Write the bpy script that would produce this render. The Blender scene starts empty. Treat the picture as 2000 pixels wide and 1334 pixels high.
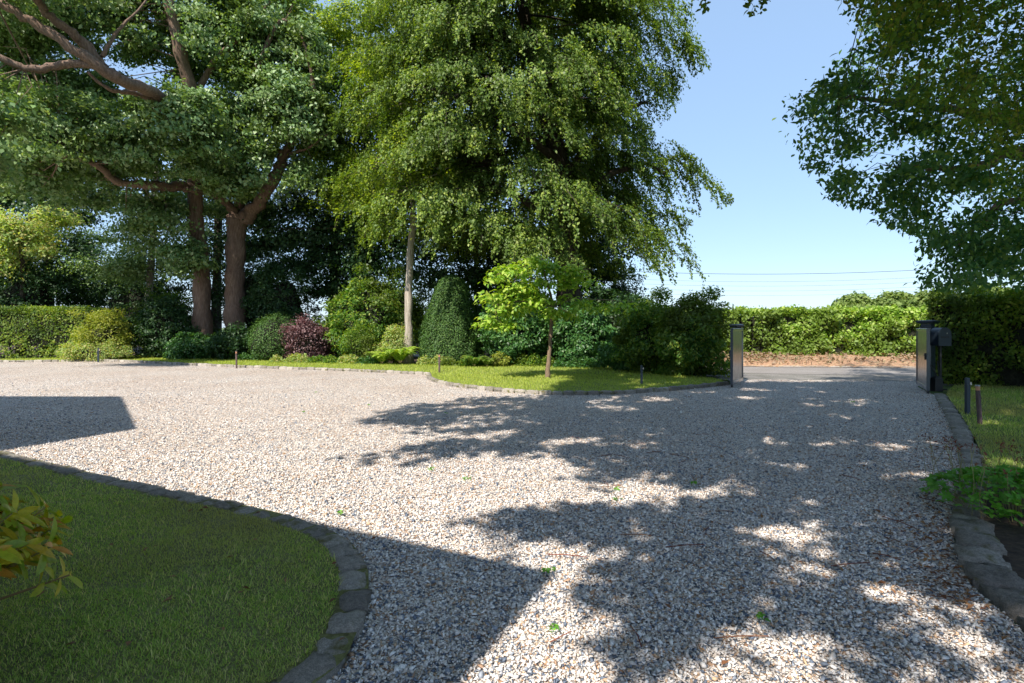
import bpy, math, random
import numpy as np
from mathutils import Vector
R = math.radians
rng = np.random.default_rng(7)
random.seed(7)
SC = bpy.context.scene
COL = SC.collection

# ------------------------------------------------------------------ camera, sky, sun, exposure
CAM_H, F, U0, V0 = 1.6, 1050.0, 1000.0, 640.0
cam_d = bpy.data.cameras.new('camera')
cam = bpy.data.objects.new('camera', cam_d); COL.objects.link(cam)
cam.location = (0, 0, CAM_H); cam.rotation_euler = (R(90), 0, 0)
cam_d.sensor_width = 36; cam_d.lens = F / 2000 * 36; cam_d.shift_y = -0.0135
cam_d.clip_start = 0.05; cam_d.clip_end = 5000
SC.camera = cam

SUN_EL = R(50)
SH = np.array([0.507, 0.862])            # ground direction the shadows fall
COT = 1 / math.tan(SUN_EL)
w = bpy.data.worlds.new('World'); SC.world = w; w.use_nodes = True
nt = w.node_tree; nt.nodes.clear()
sky = nt.nodes.new('ShaderNodeTexSky'); sky.sky_type = 'NISHITA'; sky.sun_disc = False
sky.sun_elevation = SUN_EL
sky.sun_rotation = math.atan2(-SH[0], -SH[1])
sky.air_density = 1.0; sky.dust_density = 0.6; sky.ozone_density = 2.2; sky.altitude = 0
bg = nt.nodes.new('ShaderNodeBackground'); bg.inputs[1].default_value = 0.125
out = nt.nodes.new('ShaderNodeOutputWorld')
hz = nt.nodes.new('ShaderNodeVectorMath'); hz.operation = 'MULTIPLY_ADD'      # summer haze whitens the clear sky
nt.links.new(sky.outputs[0], hz.inputs[0]); hz.inputs[1].default_value = (.40, .40, .40); hz.inputs[2].default_value = (1.25, 1.86, 2.75)
nt.links.new(hz.outputs[0], bg.inputs[0]); nt.links.new(bg.outputs[0], out.inputs[0])
sd = bpy.data.lights.new('sun', 'SUN'); sd.energy = 4.6; sd.angle = R(0.55); sd.color = (1.0, 0.915, 0.81)
sun = bpy.data.objects.new('sun', sd); COL.objects.link(sun)
sdir = Vector((SH[0] * math.cos(SUN_EL), SH[1] * math.cos(SUN_EL), -math.sin(SUN_EL)))
sun.rotation_euler = sdir.to_track_quat('-Z', 'Y').to_euler()
sun.location = (-20, -30, 40)
vs = SC.view_settings; vs.view_transform = 'Standard'; vs.look = 'None'; vs.gamma = 1; vs.exposure = 0.92
vs.use_curve_mapping = False
cy = SC.cycles; cy.max_bounces = 6; cy.diffuse_bounces = 3; cy.glossy_bounces = 3; cy.transmission_bounces = 3
cy.sample_clamp_indirect = 6

# ------------------------------------------------------------------ helpers
def G(u, v, z=0.0):                       # ground point seen at a photo pixel
    d = F * (CAM_H - z) / (v - V0)
    return np.array([(u - U0) / F * d, d, z])
def W(u, v, d):                           # point at distance d along a photo pixel
    return np.array([(u - U0) / F * d, d, CAM_H - (v - V0) / F * d])

def tag(o, label=None, cat=None, group=None, kind=None):
    if label: o['label'] = label
    if cat: o['category'] = cat
    if group: o['group'] = group
    if kind: o['kind'] = kind
    return o
def empty(name, loc, label, cat, group=None):
    o = bpy.data.objects.new(name, None); COL.objects.link(o)
    o.location = Vector([float(c) for c in loc]); o.empty_display_size = 0.3
    return tag(o, label, cat, group)
def link(name, me, mat, parent=None, smooth=False):
    o = bpy.data.objects.new(name, me); COL.objects.link(o)
    if mat: me.materials.append(mat)
    if parent is not None:
        o.parent = parent
        o.location = (0, 0, 0)
        o.matrix_parent_inverse = parent.matrix_basis.inverted()   # meshes are built in world coordinates
    if smooth: me.polygons.foreach_set('use_smooth', np.ones(len(me.polygons), bool))
    return o
def np_mesh(name, V, Fc, rnd=None, smooth=False):
    """V (n,3); Fc list of (m,k) arrays, or one array; rnd per face."""
    if not isinstance(Fc, list): Fc = [Fc]
    Fc = [np.asarray(f, dtype=np.int32) for f in Fc if len(f)]
    me = bpy.data.meshes.new(name)
    V = np.asarray(V, dtype=np.float32)
    me.vertices.add(len(V)); me.vertices.foreach_set('co', V.ravel())
    idx = np.concatenate([f.ravel() for f in Fc])
    tot = np.concatenate([np.full(len(f), f.shape[1], np.int32) for f in Fc])
    st = np.concatenate([[0], np.cumsum(tot)[:-1]]).astype(np.int32)
    me.loops.add(len(idx)); me.loops.foreach_set('vertex_index', idx)
    me.polygons.add(len(tot)); me.polygons.foreach_set('loop_start', st)
    me.polygons.foreach_set('loop_total', tot)
    me.update(calc_edges=True)
    if rnd is not None:
        a = me.attributes.new('rnd', 'FLOAT', 'FACE'); a.data.foreach_set('value', np.asarray(rnd, dtype=np.float32))
    if smooth: me.polygons.foreach_set('use_smooth', np.ones(len(tot), bool))
    return me
def nrm(a): return a / np.maximum(np.linalg.norm(a, axis=-1, keepdims=True), 1e-9)

class MB:                                 # collects plain shapes into one mesh
    def __init__(s): s.v = []; s.f = []; s.r = []
    def add(s, vs, fs, r=None):
        b = len(s.v); s.v += [tuple(map(float, p)) for p in vs]; s.f += [tuple(i + b for i in f) for f in fs]
        s.r += [r if r is not None else random.random()] * len(fs)
    def box(s, c, size, rz=0.0, r=None, taper=1.0):
        x, y, z = [k / 2 for k in size]; vs = []
        for sz in (-1, 1):
            t = taper if sz > 0 else 1
            for sx, sy in ((-1, -1), (1, -1), (1, 1), (-1, 1)):
                px, py = sx * x * t, sy * y * t
                vs.append((c[0] + px * math.cos(rz) - py * math.sin(rz), c[1] + px * math.sin(rz) + py * math.cos(rz), c[2] + sz * z))
        s.add(vs, [(3, 2, 1, 0), (4, 5, 6, 7), (0, 1, 5, 4), (1, 2, 6, 5), (2, 3, 7, 6), (3, 0, 4, 7)], r)
    def tube(s, pts, rad, n=8, cap=True, r=None, jit=0):
        pts = np.asarray(pts, float); m = len(pts)
        rad = np.broadcast_to(rad, (m,)); T = nrm(np.gradient(pts, axis=0))
        up = np.array([0, 0, 1.0]) if abs(T[0][2]) < .9 else np.array([1.0, 0, 0])
        A = nrm(np.cross(T[0], up)); vs = []
        for i in range(m):
            A = nrm(A - T[i] * np.dot(A, T[i])); B = np.cross(T[i], A)
            for k in range(n):
                a = 2 * math.pi * k / n
                vs.append(pts[i] + (A * math.cos(a) + B * math.sin(a)) * rad[i] * (1 + (jit * random.gauss(0, 1) + jit * math.sin(3 * a + i * .35) if jit else 0)))
        fs = [(i * n + k, i * n + (k + 1) % n, (i + 1) * n + (k + 1) % n, (i + 1) * n + k) for i in range(m - 1) for k in range(n)]
        if cap: fs += [tuple(range(n - 1, -1, -1)), tuple((m - 1) * n + k for k in range(n))]
        s.add(vs, fs, r)
    def lathe(s, c, prof, n=16, r=None):
        s.add([(c[0] + pr * math.cos(2 * math.pi * k / n), c[1] + pr * math.sin(2 * math.pi * k / n), c[2] + pz) for pr, pz in prof for k in range(n)],
              [(i * n + k, i * n + (k + 1) % n, (i + 1) * n + (k + 1) % n, (i + 1) * n + k) for i in range(len(prof) - 1) for k in range(n)]
              + [tuple(range(n - 1, -1, -1)), tuple((len(prof) - 1) * n + k for k in range(n))], r)
    def build(s, name, mat, parent=None, smooth=False, bevel=0):
        me = bpy.data.meshes.new(name); me.from_pydata(s.v, [], s.f); me.update()
        a = me.attributes.new('rnd', 'FLOAT', 'FACE'); a.data.foreach_set('value', s.r)
        o = link(name, me, mat, parent, smooth)
        if bevel:
            b = o.modifiers.new('b', 'BEVEL'); b.width = bevel; b.segments = 2; b.limit_method = 'ANGLE'
        return o

def spline(pts, n=8):                     # Catmull-Rom through points
    P = np.asarray(pts, float); P = np.vstack([2 * P[0] - P[1], P, 2 * P[-1] - P[-2]]); o = []
    for i in range(1, len(P) - 2):
        for t in np.linspace(0, 1, n, endpoint=False):
            o.append(.5 * ((2 * P[i]) + (-P[i-1] + P[i+1]) * t + (2*P[i-1] - 5*P[i] + 4*P[i+1] - P[i+2]) * t*t + (-P[i-1] + 3*P[i] - 3*P[i+1] + P[i+2]) * t**3))
    o.append(P[-2]); return np.array(o)

# ------------------------------------------------------------------ materials
def mat(name):
    m = bpy.data.materials.new(name); m.use_nodes = True
    n = m.node_tree.nodes; p = n['Principled BSDF']; return m, m.node_tree, p
def ramp(t, stops, interp='LINEAR'):
    r = t.nodes.new('ShaderNodeValToRGB'); e = r.color_ramp; e.interpolation = interp
    while len(e.elements) > 1: e.elements.remove(e.elements[-1])
    e.elements[0].position = stops[0][0]; e.elements[0].color = (*stops[0][1], 1)
    for p, c in stops[1:]:
        k = e.elements.new(p); k.color = (*c, 1)
    return r
def noise(t, scale, detail=4, rough=.55, vec=None):
    n = t.nodes.new('ShaderNodeTexNoise'); n.inputs['Scale'].default_value = scale
    n.inputs['Detail'].default_value = detail; n.inputs['Roughness'].default_value = rough
    if vec is not None: t.links.new(vec, n.inputs['Vector'])
    return n
def objco(t): return t.nodes.new('ShaderNodeTexCoord').outputs['Object']
def mixc(t, a, b, f, mode='MIX'):
    m = t.nodes.new('ShaderNodeMix'); m.data_type = 'RGBA'; m.blend_type = mode
    for s, x in ((6, a), (7, b)):
        if isinstance(x, tuple): m.inputs[s].default_value = (*x, 1)
        else: t.links.new(x, m.inputs[s])
    if isinstance(f, (int, float)): m.inputs[0].default_value = f
    else: t.links.new(f, m.inputs[0])
    return m.outputs[2]
def bump(t, h, strength, dist, p, prev=None):
    b = t.nodes.new('ShaderNodeBump'); b.inputs['Strength'].default_value = strength; b.inputs['Distance'].default_value = dist
    t.links.new(h, b.inputs['Height']); t.links.new(b.outputs[0], p.inputs['Normal']); return b

def leafmat(name, cols, rough=.42, trans=.35, tcol=None, clump=None, spec=.5, gain=1.3):
    """cols: 3-4 leaf colours spread by a per-leaf random number; clump: colour of whole sprays here and there."""
    m, t, p = mat(name); cols = [tuple(min(.8, x * gain) for x in c) for c in cols]
    at = t.nodes.new('ShaderNodeAttribute'); at.attribute_name = 'rnd'
    r = ramp(t, [(i / (len(cols) - 1), c) for i, c in enumerate(cols)]); t.links.new(at.outputs['Fac'], r.inputs[0])
    col = r.outputs[0]
    if clump:
        n = noise(t, .55, 2, .5, objco(t)); rr = ramp(t, [(.45, (0, 0, 0)), (.65, (1, 1, 1))]); t.links.new(n.outputs['Fac'], rr.inputs[0])
        col = mixc(t, col, clump, rr.outputs[0])
    t.links.new(col, p.inputs['Base Color']); p.inputs['Roughness'].default_value = rough + .1
    p.inputs['Specular IOR Level'].default_value = spec * .7
    tr = t.nodes.new('ShaderNodeBsdfTranslucent')
    tc = mixc(t, col, tcol or (1.0, 1.0, .25), 1.0, 'MULTIPLY')
    tc = mixc(t, tc, (2.2, 2.2, 2.2), 1.0, 'MULTIPLY')
    t.links.new(tc, tr.inputs['Color'])
    ms = t.nodes.new('ShaderNodeMixShader'); ms.inputs[0].default_value = trans
    t.links.new(p.outputs[0], ms.inputs[1]); t.links.new(tr.outputs[0], ms.inputs[2])
    t.links.new(ms.outputs[0], t.nodes['Material Output'].inputs['Surface'])
    return m
def barkmat(name, a, b, c, scale=3.0):
    m, t, p = mat(name); co = objco(t)
    mp = t.nodes.new('ShaderNodeMapping'); mp.inputs['Scale'].default_value = (6, 6, .9); t.links.new(co, mp.inputs[0])
    n = noise(t, scale, 8, .7, mp.outputs[0]); n2 = noise(t, .8, 4, .6, co)
    r = ramp(t, [(.32, a), (.5, b), (.68, c)]); t.links.new(n.outputs['Fac'], r.inputs[0])
    col = mixc(t, r.outputs[0], tuple(x * .55 for x in b), n2.outputs['Fac'])
    t.links.new(col, p.inputs['Base Color']); p.inputs['Roughness'].default_value = .9
    bump(t, n.outputs['Fac'], 1.0, .06, p)
    return m

M_oak_leaf = leafmat('oak_leaf', [(.07, .13, .05), (.10, .18, .06), (.135, .22, .075), (.25, .32, .17)], .38, .18, clump=(.13, .20, .045), spec=.7)
M_oak_leaf2 = leafmat('oak_leaf_cool', [(.025, .075, .035), (.04, .105, .042), (.065, .135, .045), (.12, .18, .05)], .4, .38, spec=.6)
M_beech_leaf = leafmat('beech_leaf', [(.08, .13, .015), (.12, .18, .018), (.18, .24, .022), (.28, .32, .04)], .45, .42, clump=(.06, .12, .02))  # sunlight put into the colour: brighter and yellower than the weeping beech leaf
M_weep_leaf = leafmat('weeping_beech_leaf', [(.045, .09, .016), (.075, .13, .02), (.115, .175, .025), (.23, .28, .06)], .42, .25, clump=(.07, .12, .02))
M_copper_leaf = leafmat('overhead_leaf', [(.05, .10, .015), (.075, .13, .018), (.10, .15, .02), (.15, .15, .035)], .5, .42)
M_dark_leaf = leafmat('dark_leaf', [(.012, .035, .014), (.02, .055, .018), (.03, .07, .02), (.045, .09, .025)], .4, .2)
M_mid_leaf = leafmat('mid_leaf', [(.03, .08, .015), (.055, .13, .02), (.09, .17, .025), (.22, .26, .04)], .4, .35, clump=(.09, .13, .02))  # yellow clumps partly put sun patches on the gate laurel into the colour
M_rhodo = leafmat('rhododendron_leaf', [(.02, .07, .02), (.035, .10, .025), (.05, .13, .03), (.08, .15, .04)], .33, .2, spec=.6)
M_lime_leaf = leafmat('lime_leaf', [(.08, .17, .02), (.14, .25, .025), (.22, .31, .035), (.30, .36, .08)], .45, .3)
M_gold_leaf = leafmat('golden_leaf', [(.10, .14, .02), (.16, .19, .03), (.22, .22, .04), (.12, .18, .02)], .5, .3)
M_pale_leaf = leafmat('pale_leaf', [(.12, .20, .05), (.20, .28, .09), (.26, .30, .12), (.28, .22, .10)], .5, .35)
M_maple = leafmat('maple_leaf', [(.045, .026, .030), (.08, .045, .050), (.13, .078, .082), (.26, .18, .18)], .4, .25, tcol=(1.0, .55, .6))
M_yew = leafmat('yew_leaf', [(.02, .055, .014), (.035, .085, .018), (.05, .11, .02), (.08, .14, .03)], .5, .15)
M_hedge = leafmat('hedge_leaf', [(.06, .13, .012), (.14, .24, .025), (.21, .31, .04), (.38, .44, .16)], .42, .3, clump=(.12, .19, .03))
M_boxhedge = leafmat('clipped_leaf', [(.06, .12, .012), (.10, .17, .015), (.15, .21, .02), (.20, .22, .03)], .5, .3, clump=(.05, .10, .02))
M_far_leaf = leafmat('far_leaf', [(.08, .13, .03), (.11, .16, .04), (.14, .18, .05)], .6, .2)
M_shrub_yel = leafmat('yellow_leaf', [(.16, .28, .02), (.28, .38, .025), (.42, .42, .03), (.46, .40, .03), (.42, .16, .04)], .25, .3, spec=.8, gain=1.0)
_t = M_shrub_yel.node_tree; _p = _t.nodes['Principled BSDF']; _src = _p.inputs['Base Color'].links[0].from_socket
_n = noise(_t, 45, 6, .7, objco(_t)); _r = ramp(_t, [(.35, (.55, .5, .35)), (.55, (1.1, 1.05, .9)), (.72, (1.1, .8, .5))]); _t.links.new(_n.outputs['Fac'], _r.inputs[0])
_t.links.new(mixc(_t, _src, _r.outputs[0], 1.0, 'MULTIPLY'), _p.inputs['Base Color']); bump(_t, _n.outputs['Fac'], .5, .004, _p)
M_cran = leafmat('cranesbill_leaf', [(.06, .18, .02), (.09, .24, .03), (.13, .28, .04)], .5, .3)
M_seed = leafmat('seed_head', [(.10, .03, .02), (.16, .05, .03), (.14, .08, .04)], .7, .05, tcol=(1, .5, .3))
M_stalk = leafmat('stalk', [(.16, .15, .05), (.22, .2, .08), (.16, .10, .05)], .7, .05)
M_litter = leafmat('litter', [(.10, .04, .02), (.17, .08, .035), (.25, .15, .07), (.13, .06, .03)], .7, .1, tcol=(1, .6, .3))
M_bark_oak = barkmat('oak_bark', (.08, .05, .036), (.25, .16, .115), (.43, .32, .24))
M_bark_dark = barkmat('dark_bark', (.025, .02, .015), (.06, .045, .03), (.11, .085, .06))
M_bark_pale = barkmat('pale_bark', (.14, .12, .09), (.48, .42, .35), (.75, .70, .62), 2.2)
M_bark_young = barkmat('young_bark', (.16, .11, .07), (.30, .21, .14), (.42, .32, .22), 5)
M_core, t, p = mat('dark_core')  # near-black filling for bushes and hedges, the shade inside them put into colour
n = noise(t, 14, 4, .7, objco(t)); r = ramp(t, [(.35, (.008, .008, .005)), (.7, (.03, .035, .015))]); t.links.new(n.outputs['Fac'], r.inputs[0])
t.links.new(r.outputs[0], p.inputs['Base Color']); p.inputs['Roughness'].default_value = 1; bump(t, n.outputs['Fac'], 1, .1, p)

STONES = [(0, (.66, .61, .56)), (.2, (.80, .76, .71)), (.38, (.55, .50, .46)), (.48, (.26, .29, .34)), (.57, (.11, .14, .19)), (.66, (.70, .61, .53)),
          (.76, (.52, .36, .23)), (.82, (.83, .80, .77)), (.93, (.38, .24, .15)), (.97, (.44, .41, .39))]
def gravel_mat():
    m, t, p = mat('gravel'); co = objco(t)
    nz = noise(t, 30, 2, .5, co); vm = t.nodes.new('ShaderNodeVectorMath'); vm.operation = 'MULTIPLY_ADD'
    t.links.new(nz.outputs['Color'], vm.inputs[0]); vm.inputs[1].default_value = (.02, .02, .02); t.links.new(co, vm.inputs[2])
    v = t.nodes.new('ShaderNodeTexVoronoi'); v.inputs['Scale'].default_value = 50; t.links.new(vm.outputs[0], v.inputs['Vector'])
    sep = t.nodes.new('ShaderNodeSeparateColor'); t.links.new(v.outputs['Color'], sep.inputs[0])
    r = ramp(t, STONES, 'CONSTANT'); t.links.new(sep.outputs[0], r.inputs[0])
    v2 = t.nodes.new('ShaderNodeTexVoronoi'); v2.feature = 'DISTANCE_TO_EDGE'; v2.inputs['Scale'].default_value = 50; t.links.new(vm.outputs[0], v2.inputs['Vector'])
    gap = ramp(t, [(.0, (.16, .13, .11)), (.09, (1, 1, 1))]); t.links.new(v2.outputs['Distance'], gap.inputs[0])
    col = mixc(t, r.outputs[0], gap.outputs[0], .85, 'MULTIPLY')
    big = noise(t, .5, 5, .6, co); br = ramp(t, [(.35, (.90, .82, .75)), (.65, (1.0, .98, .95))]); t.links.new(big.outputs['Fac'], br.inputs[0])
    col = mixc(t, col, br.outputs[0], 1, 'MULTIPLY')
    t.links.new(col, p.inputs['Base Color']); p.inputs['Roughness'].default_value = .75
    ad = t.nodes.new('ShaderNodeMath'); ad.operation = 'ADD'; t.links.new(gap.outputs[0], ad.inputs[0]); t.links.new(sep.outputs[1], ad.inputs[1])
    bump(t, ad.outputs[0], .9, .012, p)
    return m
M_gravel = gravel_mat()
M_stone, t, p = mat('gravel_stone')
at = t.nodes.new('ShaderNodeAttribute'); at.attribute_name = 'rnd'; r = ramp(t, STONES, 'CONSTANT'); t.links.new(at.outputs['Fac'], r.inputs[0])
n = noise(t, 90, 3, .6, objco(t)); c = mixc(t, r.outputs[0], n.outputs['Fac'], .25, 'OVERLAY')
t.links.new(c, p.inputs['Base Color']); p.inputs['Roughness'].default_value = .6

def simple_noise_mat(name, stops, scale, rough=.9, bstr=.6, bdist=.02, detail=6, scale2=None, stops2=None):
    m, t, p = mat(name); co = objco(t)
    n = noise(t, scale, detail, .65, co); r = ramp(t, stops); t.links.new(n.outputs['Fac'], r.inputs[0]); col = r.outputs[0]
    if scale2:
        n2 = noise(t, scale2, 4, .6, co); r2 = ramp(t, stops2); t.links.new(n2.outputs['Fac'], r2.inputs[0]); col = mixc(t, col, r2.outputs[0], 1, 'MULTIPLY')
    t.links.new(col, p.inputs['Base Color']); p.inputs['Roughness'].default_value = rough
    if bstr: bump(t, n.outputs['Fac'], bstr, bdist, p)
    return m
M_lawn = simple_noise_mat('lawn', [(.3, (.08, .10, .025)), (.5, (.14, .18, .03)), (.7, (.22, .25, .06))], 60, .95, .8, .02, 8, 1.2, [(.35, (.75, .8, .7)), (.6, (1, 1, 1))])
M_soil = simple_noise_mat('soil', [(.3, (.02, .012, .008)), (.5, (.05, .032, .02)), (.75, (.11, .075, .045))], 18, 1, 1, .05)
M_field = simple_noise_mat('field', [(.3, (.05, .09, .02)), (.7, (.10, .15, .04))], .4, 1, 0)
M_asphalt = simple_noise_mat('asphalt', [(.35, (.16, .15, .145)), (.5, (.24, .225, .215)), (.65, (.33, .31, .29))], 60, .9, .4, .01, 4, .7, [(.35, (.8, .78, .76)), (.65, (1, 1, 1))])
M_apron = simple_noise_mat('apron', [(.35, (.10, .09, .085)), (.5, (.20, .19, .18)), (.62, (.36, .34, .32))], 70, .9, .5, .01, 4, 1.5, [(.35, (.6, .62, .55)), (.65, (1, 1, 1))])
M_verge = simple_noise_mat('verge', [(.3, (.18, .09, .05)), (.5, (.34, .20, .12)), (.6, (.42, .29, .18)), (.75, (.20, .22, .06))], 9, 1, 1, .06)
def kerbmat():
    m, t, p = mat('kerb_stone'); co = objco(t)
    at = t.nodes.new('ShaderNodeAttribute'); at.attribute_name = 'rnd'
    r = ramp(t, [(0, (.22, .20, .18)), (.5, (.32, .295, .26)), (1, (.44, .41, .365))]); t.links.new(at.outputs['Fac'], r.inputs[0])
    n = noise(t, 35, 8, .7, co); n2 = noise(t, 6, 5, .6, co)
    sp_ = noise(t, 160, 3, .7, co); g1 = ramp(t, [(.3, (.55, .55, .55)), (.7, (1.25, 1.22, 1.18))]); t.links.new(n.outputs['Fac'], g1.inputs[0]); g2_ = ramp(t, [(.38, (.6, .6, .6)), (.62, (1.3, 1.3, 1.3))]); t.links.new(sp_.outputs['Fac'], g2_.inputs[0])
    c = mixc(t, r.outputs[0], g1.outputs[0], 1.0, 'MULTIPLY'); c = mixc(t, c, g2_.outputs[0], .8, 'MULTIPLY')
    mr = ramp(t, [(.55, (0, 0, 0)), (.68, (1, 1, 1))]); t.links.new(n2.outputs['Fac'], mr.inputs[0])
    c = mixc(t, c, (.13, .12, .03), mr.outputs[0])
    t.links.new(c, p.inputs['Base Color']); p.inputs['Roughness'].default_value = .85; bump(t, n.outputs['Fac'], 1.0, .035, p)
    return m
M_kerb = kerbmat()
def grassmat():
    m = leafmat('grass_blade', [(.13, .21, .045), (.19, .29, .06), (.28, .35, .10), (.55, .47, .28)], .5, .4, clump=(.34, .33, .13))
    return m
M_grass = grassmat()
M_grass_sun = leafmat('grass_blade_lush', [(.16, .22, .03), (.21, .28, .04), (.27, .32, .05), (.36, .36, .10)], .5, .3)

def metal(name, col, rough, metallic=0.0, grime=.5):
    m, t, p = mat(name); n = noise(t, 8, 6, .6, objco(t))
    c = mixc(t, col, tuple(x * .6 + .02 for x in col), n.outputs['Fac'])
    t.links.new(c, p.inputs['Base Color']); p.inputs['Metallic'].default_value = metallic
    r = ramp(t, [(.3, (rough,) * 3), (.7, (min(1, rough + .15),) * 3)]); t.links.new(n.outputs['Fac'], r.inputs[0]); t.links.new(r.outputs[0], p.inputs['Roughness'])
    return m
M_gate = metal('gate_paint', (.04, .06, .085), .28, 0.0)
M_gate.node_tree.nodes['Principled BSDF'].inputs['Coat Weight'].default_value = 1.0
M_gate.node_tree.nodes['Principled BSDF'].inputs['Coat Roughness'].default_value = .22
M_navy = metal('navy_paint', (.018, .035, .06), .4)
M_black = metal('black_plastic', (.012, .012, .014), .5)
M_steel = metal('steel', (.45, .45, .45), .35, 1)
M_bollard_wood = barkmat('bollard_wood', (.08, .05, .05), (.17, .115, .115), (.26, .19, .19), 6)
M_glasswhite = metal('frosted_lens', (.75, .66, .55), .35)
M_amber = metal('copper_band', (.62, .30, .16), .4)
M_white = metal('cream_paint', (.75, .73, .68), .5)
M_glass, t, p = mat('window_glass'); p.inputs['Base Color'].default_value = (.03, .04, .05, 1); p.inputs['Roughness'].default_value = .05
def brickmat():
    m, t, p = mat('brick'); co = objco(t)
    b = t.nodes.new('ShaderNodeTexBrick'); b.inputs['Scale'].default_value = 4.5
    b.inputs['Color1'].default_value = (.30, .12, .08, 1); b.inputs['Color2'].default_value = (.38, .18, .11, 1); b.inputs['Mortar'].default_value = (.4, .37, .33, 1)
    mp = t.nodes.new('ShaderNodeMapping'); mp.inputs['Rotation'].default_value = (R(90), 0, 0); t.links.new(co, mp.inputs[0]); t.links.new(mp.outputs[0], b.inputs[0])
    t.links.new(b.outputs[0], p.inputs['Base Color']); p.inputs['Roughness'].default_value = .9; return m
M_brick = brickmat()
M_tile = simple_noise_mat('roof_tile', [(.3, (.10, .06, .05)), (.7, (.22, .13, .10))], 12, .9, .6, .03)
M_wire = metal('wire', (.05, .05, .055), .6)

# ------------------------------------------------------------------ leaves
def leaves_quads(C, N, D, L, Wd, fold=.12):
    """one folded diamond per leaf -> V (4n,3), F (n,4)"""
    S = np.cross(N, D); n = len(C); L = L[:, None]; Wd = Wd[:, None]
    V = np.empty((n, 4, 3), np.float32)
    V[:, 0] = C - D * L * .5; V[:, 2] = C + D * L * .5 - N * L * .10
    V[:, 1] = C + S * Wd * .5 + N * L * fold; V[:, 3] = C - S * Wd * .5 + N * L * fold
    return V.reshape(-1, 3), np.arange(4 * n, dtype=np.int32).reshape(n, 4)
def leaves_strip(C, N, D, L, Wd, prof=(.0, .62, 1.0, .78, .0), curl=.18, cup=.12):
    """finer leaf: two-sided blade of several quads, pointed, cupped and drooping"""
    S = np.cross(N, D); n = len(C); k = len(prof); V = np.empty((n, k, 3, 3), np.float32)
    for i, w_ in enumerate(prof):
        s = i / (k - 1); base = C + D * (L * s)[:, None] - N * (L * curl * s * s)[:, None]
        e = (Wd * max(w_, .04) * .5)[:, None]
        V[:, i, 0] = base - S * e + N * e * cup * 2; V[:, i, 1] = base; V[:, i, 2] = base + S * e + N * e * cup * 2
    idx = np.arange(n * k * 3).reshape(n, k, 3); f = []
    for i in range(k - 1):
        for j in range(2):
            f.append(np.stack([idx[:, i, j], idx[:, i, j+1], idx[:, i+1, j+1], idx[:, i+1, j]], -1))
    Fq = np.stack(f, 1).reshape(-1, 4)
    return V.reshape(-1, 3), Fq, (k - 1) * 2
def orient(n, up=.5, outw=None, ow=.5, rnd=.7, droop=.3):
    N = rng.normal(size=(n, 3)) * rnd + np.array([0, 0, up])
    if outw is not None: N = N + outw * ow
    N = nrm(N); D = rng.normal(size=(n, 3)) + np.array([0, 0, -droop * 2])
    if outw is not None: D = D + outw * .6
    D = nrm(D - N * (D * N).sum(-1, keepdims=True)); return N, D
def leaf_obj(name, C, mat_, parent, size, up=.5, outw=None, ow=.5, rnd=.7, aspect=.62, droop=.3, fine=False, jit=.5, rv=None):
    n = len(C); N, D = orient(n, up, outw, ow, rnd, droop)
    L = size * (1 + jit * rng.uniform(-1, 1, n)); Wd = L * aspect * rng.uniform(.8, 1.2, n)
    rv = rng.random(n) if rv is None else rv
    if fine:
        V, Fq, k = leaves_strip(C, N, D, L, Wd); me = np_mesh(name, V, Fq, np.repeat(rv, k), True)
    else:
        V, Fq = leaves_quads(C, N, D, L, Wd); me = np_mesh(name, V, Fq, rv)
    return link(name, me, mat_, parent)

def sphere_dirs(n):
    return nrm(rng.normal(size=(n, 3)))
def clumps_in(blobs):
    """blobs: (centre, (rx,ry,rz), n_clumps) -> clump centres + outward dirs, towards the shell of each blob"""
    P, O = [], []
    for c, r, n in blobs:
        d = sphere_dirs(n); rad = rng.random(n) ** .4
        P.append(np.array(c) + d * np.array(r) * rad[:, None]); O.append(d)
    return np.vstack(P), np.vstack(O)
def spray(P, O, per, cr, flat=.45):
    """leaf centres scattered in flattened sprays round each clump centre"""
    n = len(P); k = rng.integers(int(per * .6), int(per * 1.4) + 1, n); idx = np.repeat(np.arange(n), k)
    sc = rng.uniform(.6, 1.3, n)[idx, None]
    off = rng.normal(size=(len(idx), 3)) * np.array([1, 1, flat]) * cr * sc
    off[:, 2] -= .35 * (off[:, 0] ** 2 + off[:, 1] ** 2) ** .5
    return P[idx] + off, O[idx], idx
def twigs(mb, P, nodes, r0=.02, frac=1.0, lim=None):
    nodes = np.asarray(nodes)
    for p_ in P:
        if random.random() > frac: continue
        j = np.argmin(((nodes - p_) ** 2).sum(1)); a = nodes[j]; m = (a + p_) / 2 + rng.normal(size=3) * .12 * np.linalg.norm(a - p_)
        L = np.linalg.norm(a - p_)
        if lim is not None and not (lim(np.linspace(a, m, 6)) and lim(np.linspace(m, p_, 6))): continue
        mb.tube([a, m, p_], [r0 * (1 + L * .35), r0 * (.8 + L * .12), r0 * .4], 4, False)
def limb(mb, pts, r0, r1, n=10, wob=.0, seg=6, flare=0):
    S = spline(pts, seg); k = len(S); rad = np.linspace(r0, r1, k) * (1 + .07 * rng.normal(size=k))
    if flare: rad = rad * (1 + flare * np.exp(-np.arange(k) / 2.0))
    if wob: S[1:-1] += rng.normal(size=(k - 2, 3)) * wob
    mb.tube(S, rad, max(n, 12) if r0 > .15 else n, jit=.05); return S
def in_view(P, mu=1.12, mz=.72):
    y = np.maximum(P[:, 1], .01); return (P[:, 1] > .3) & (np.abs(P[:, 0] / y) < mu) & ((P[:, 2] - CAM_H) / y < mz)
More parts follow.
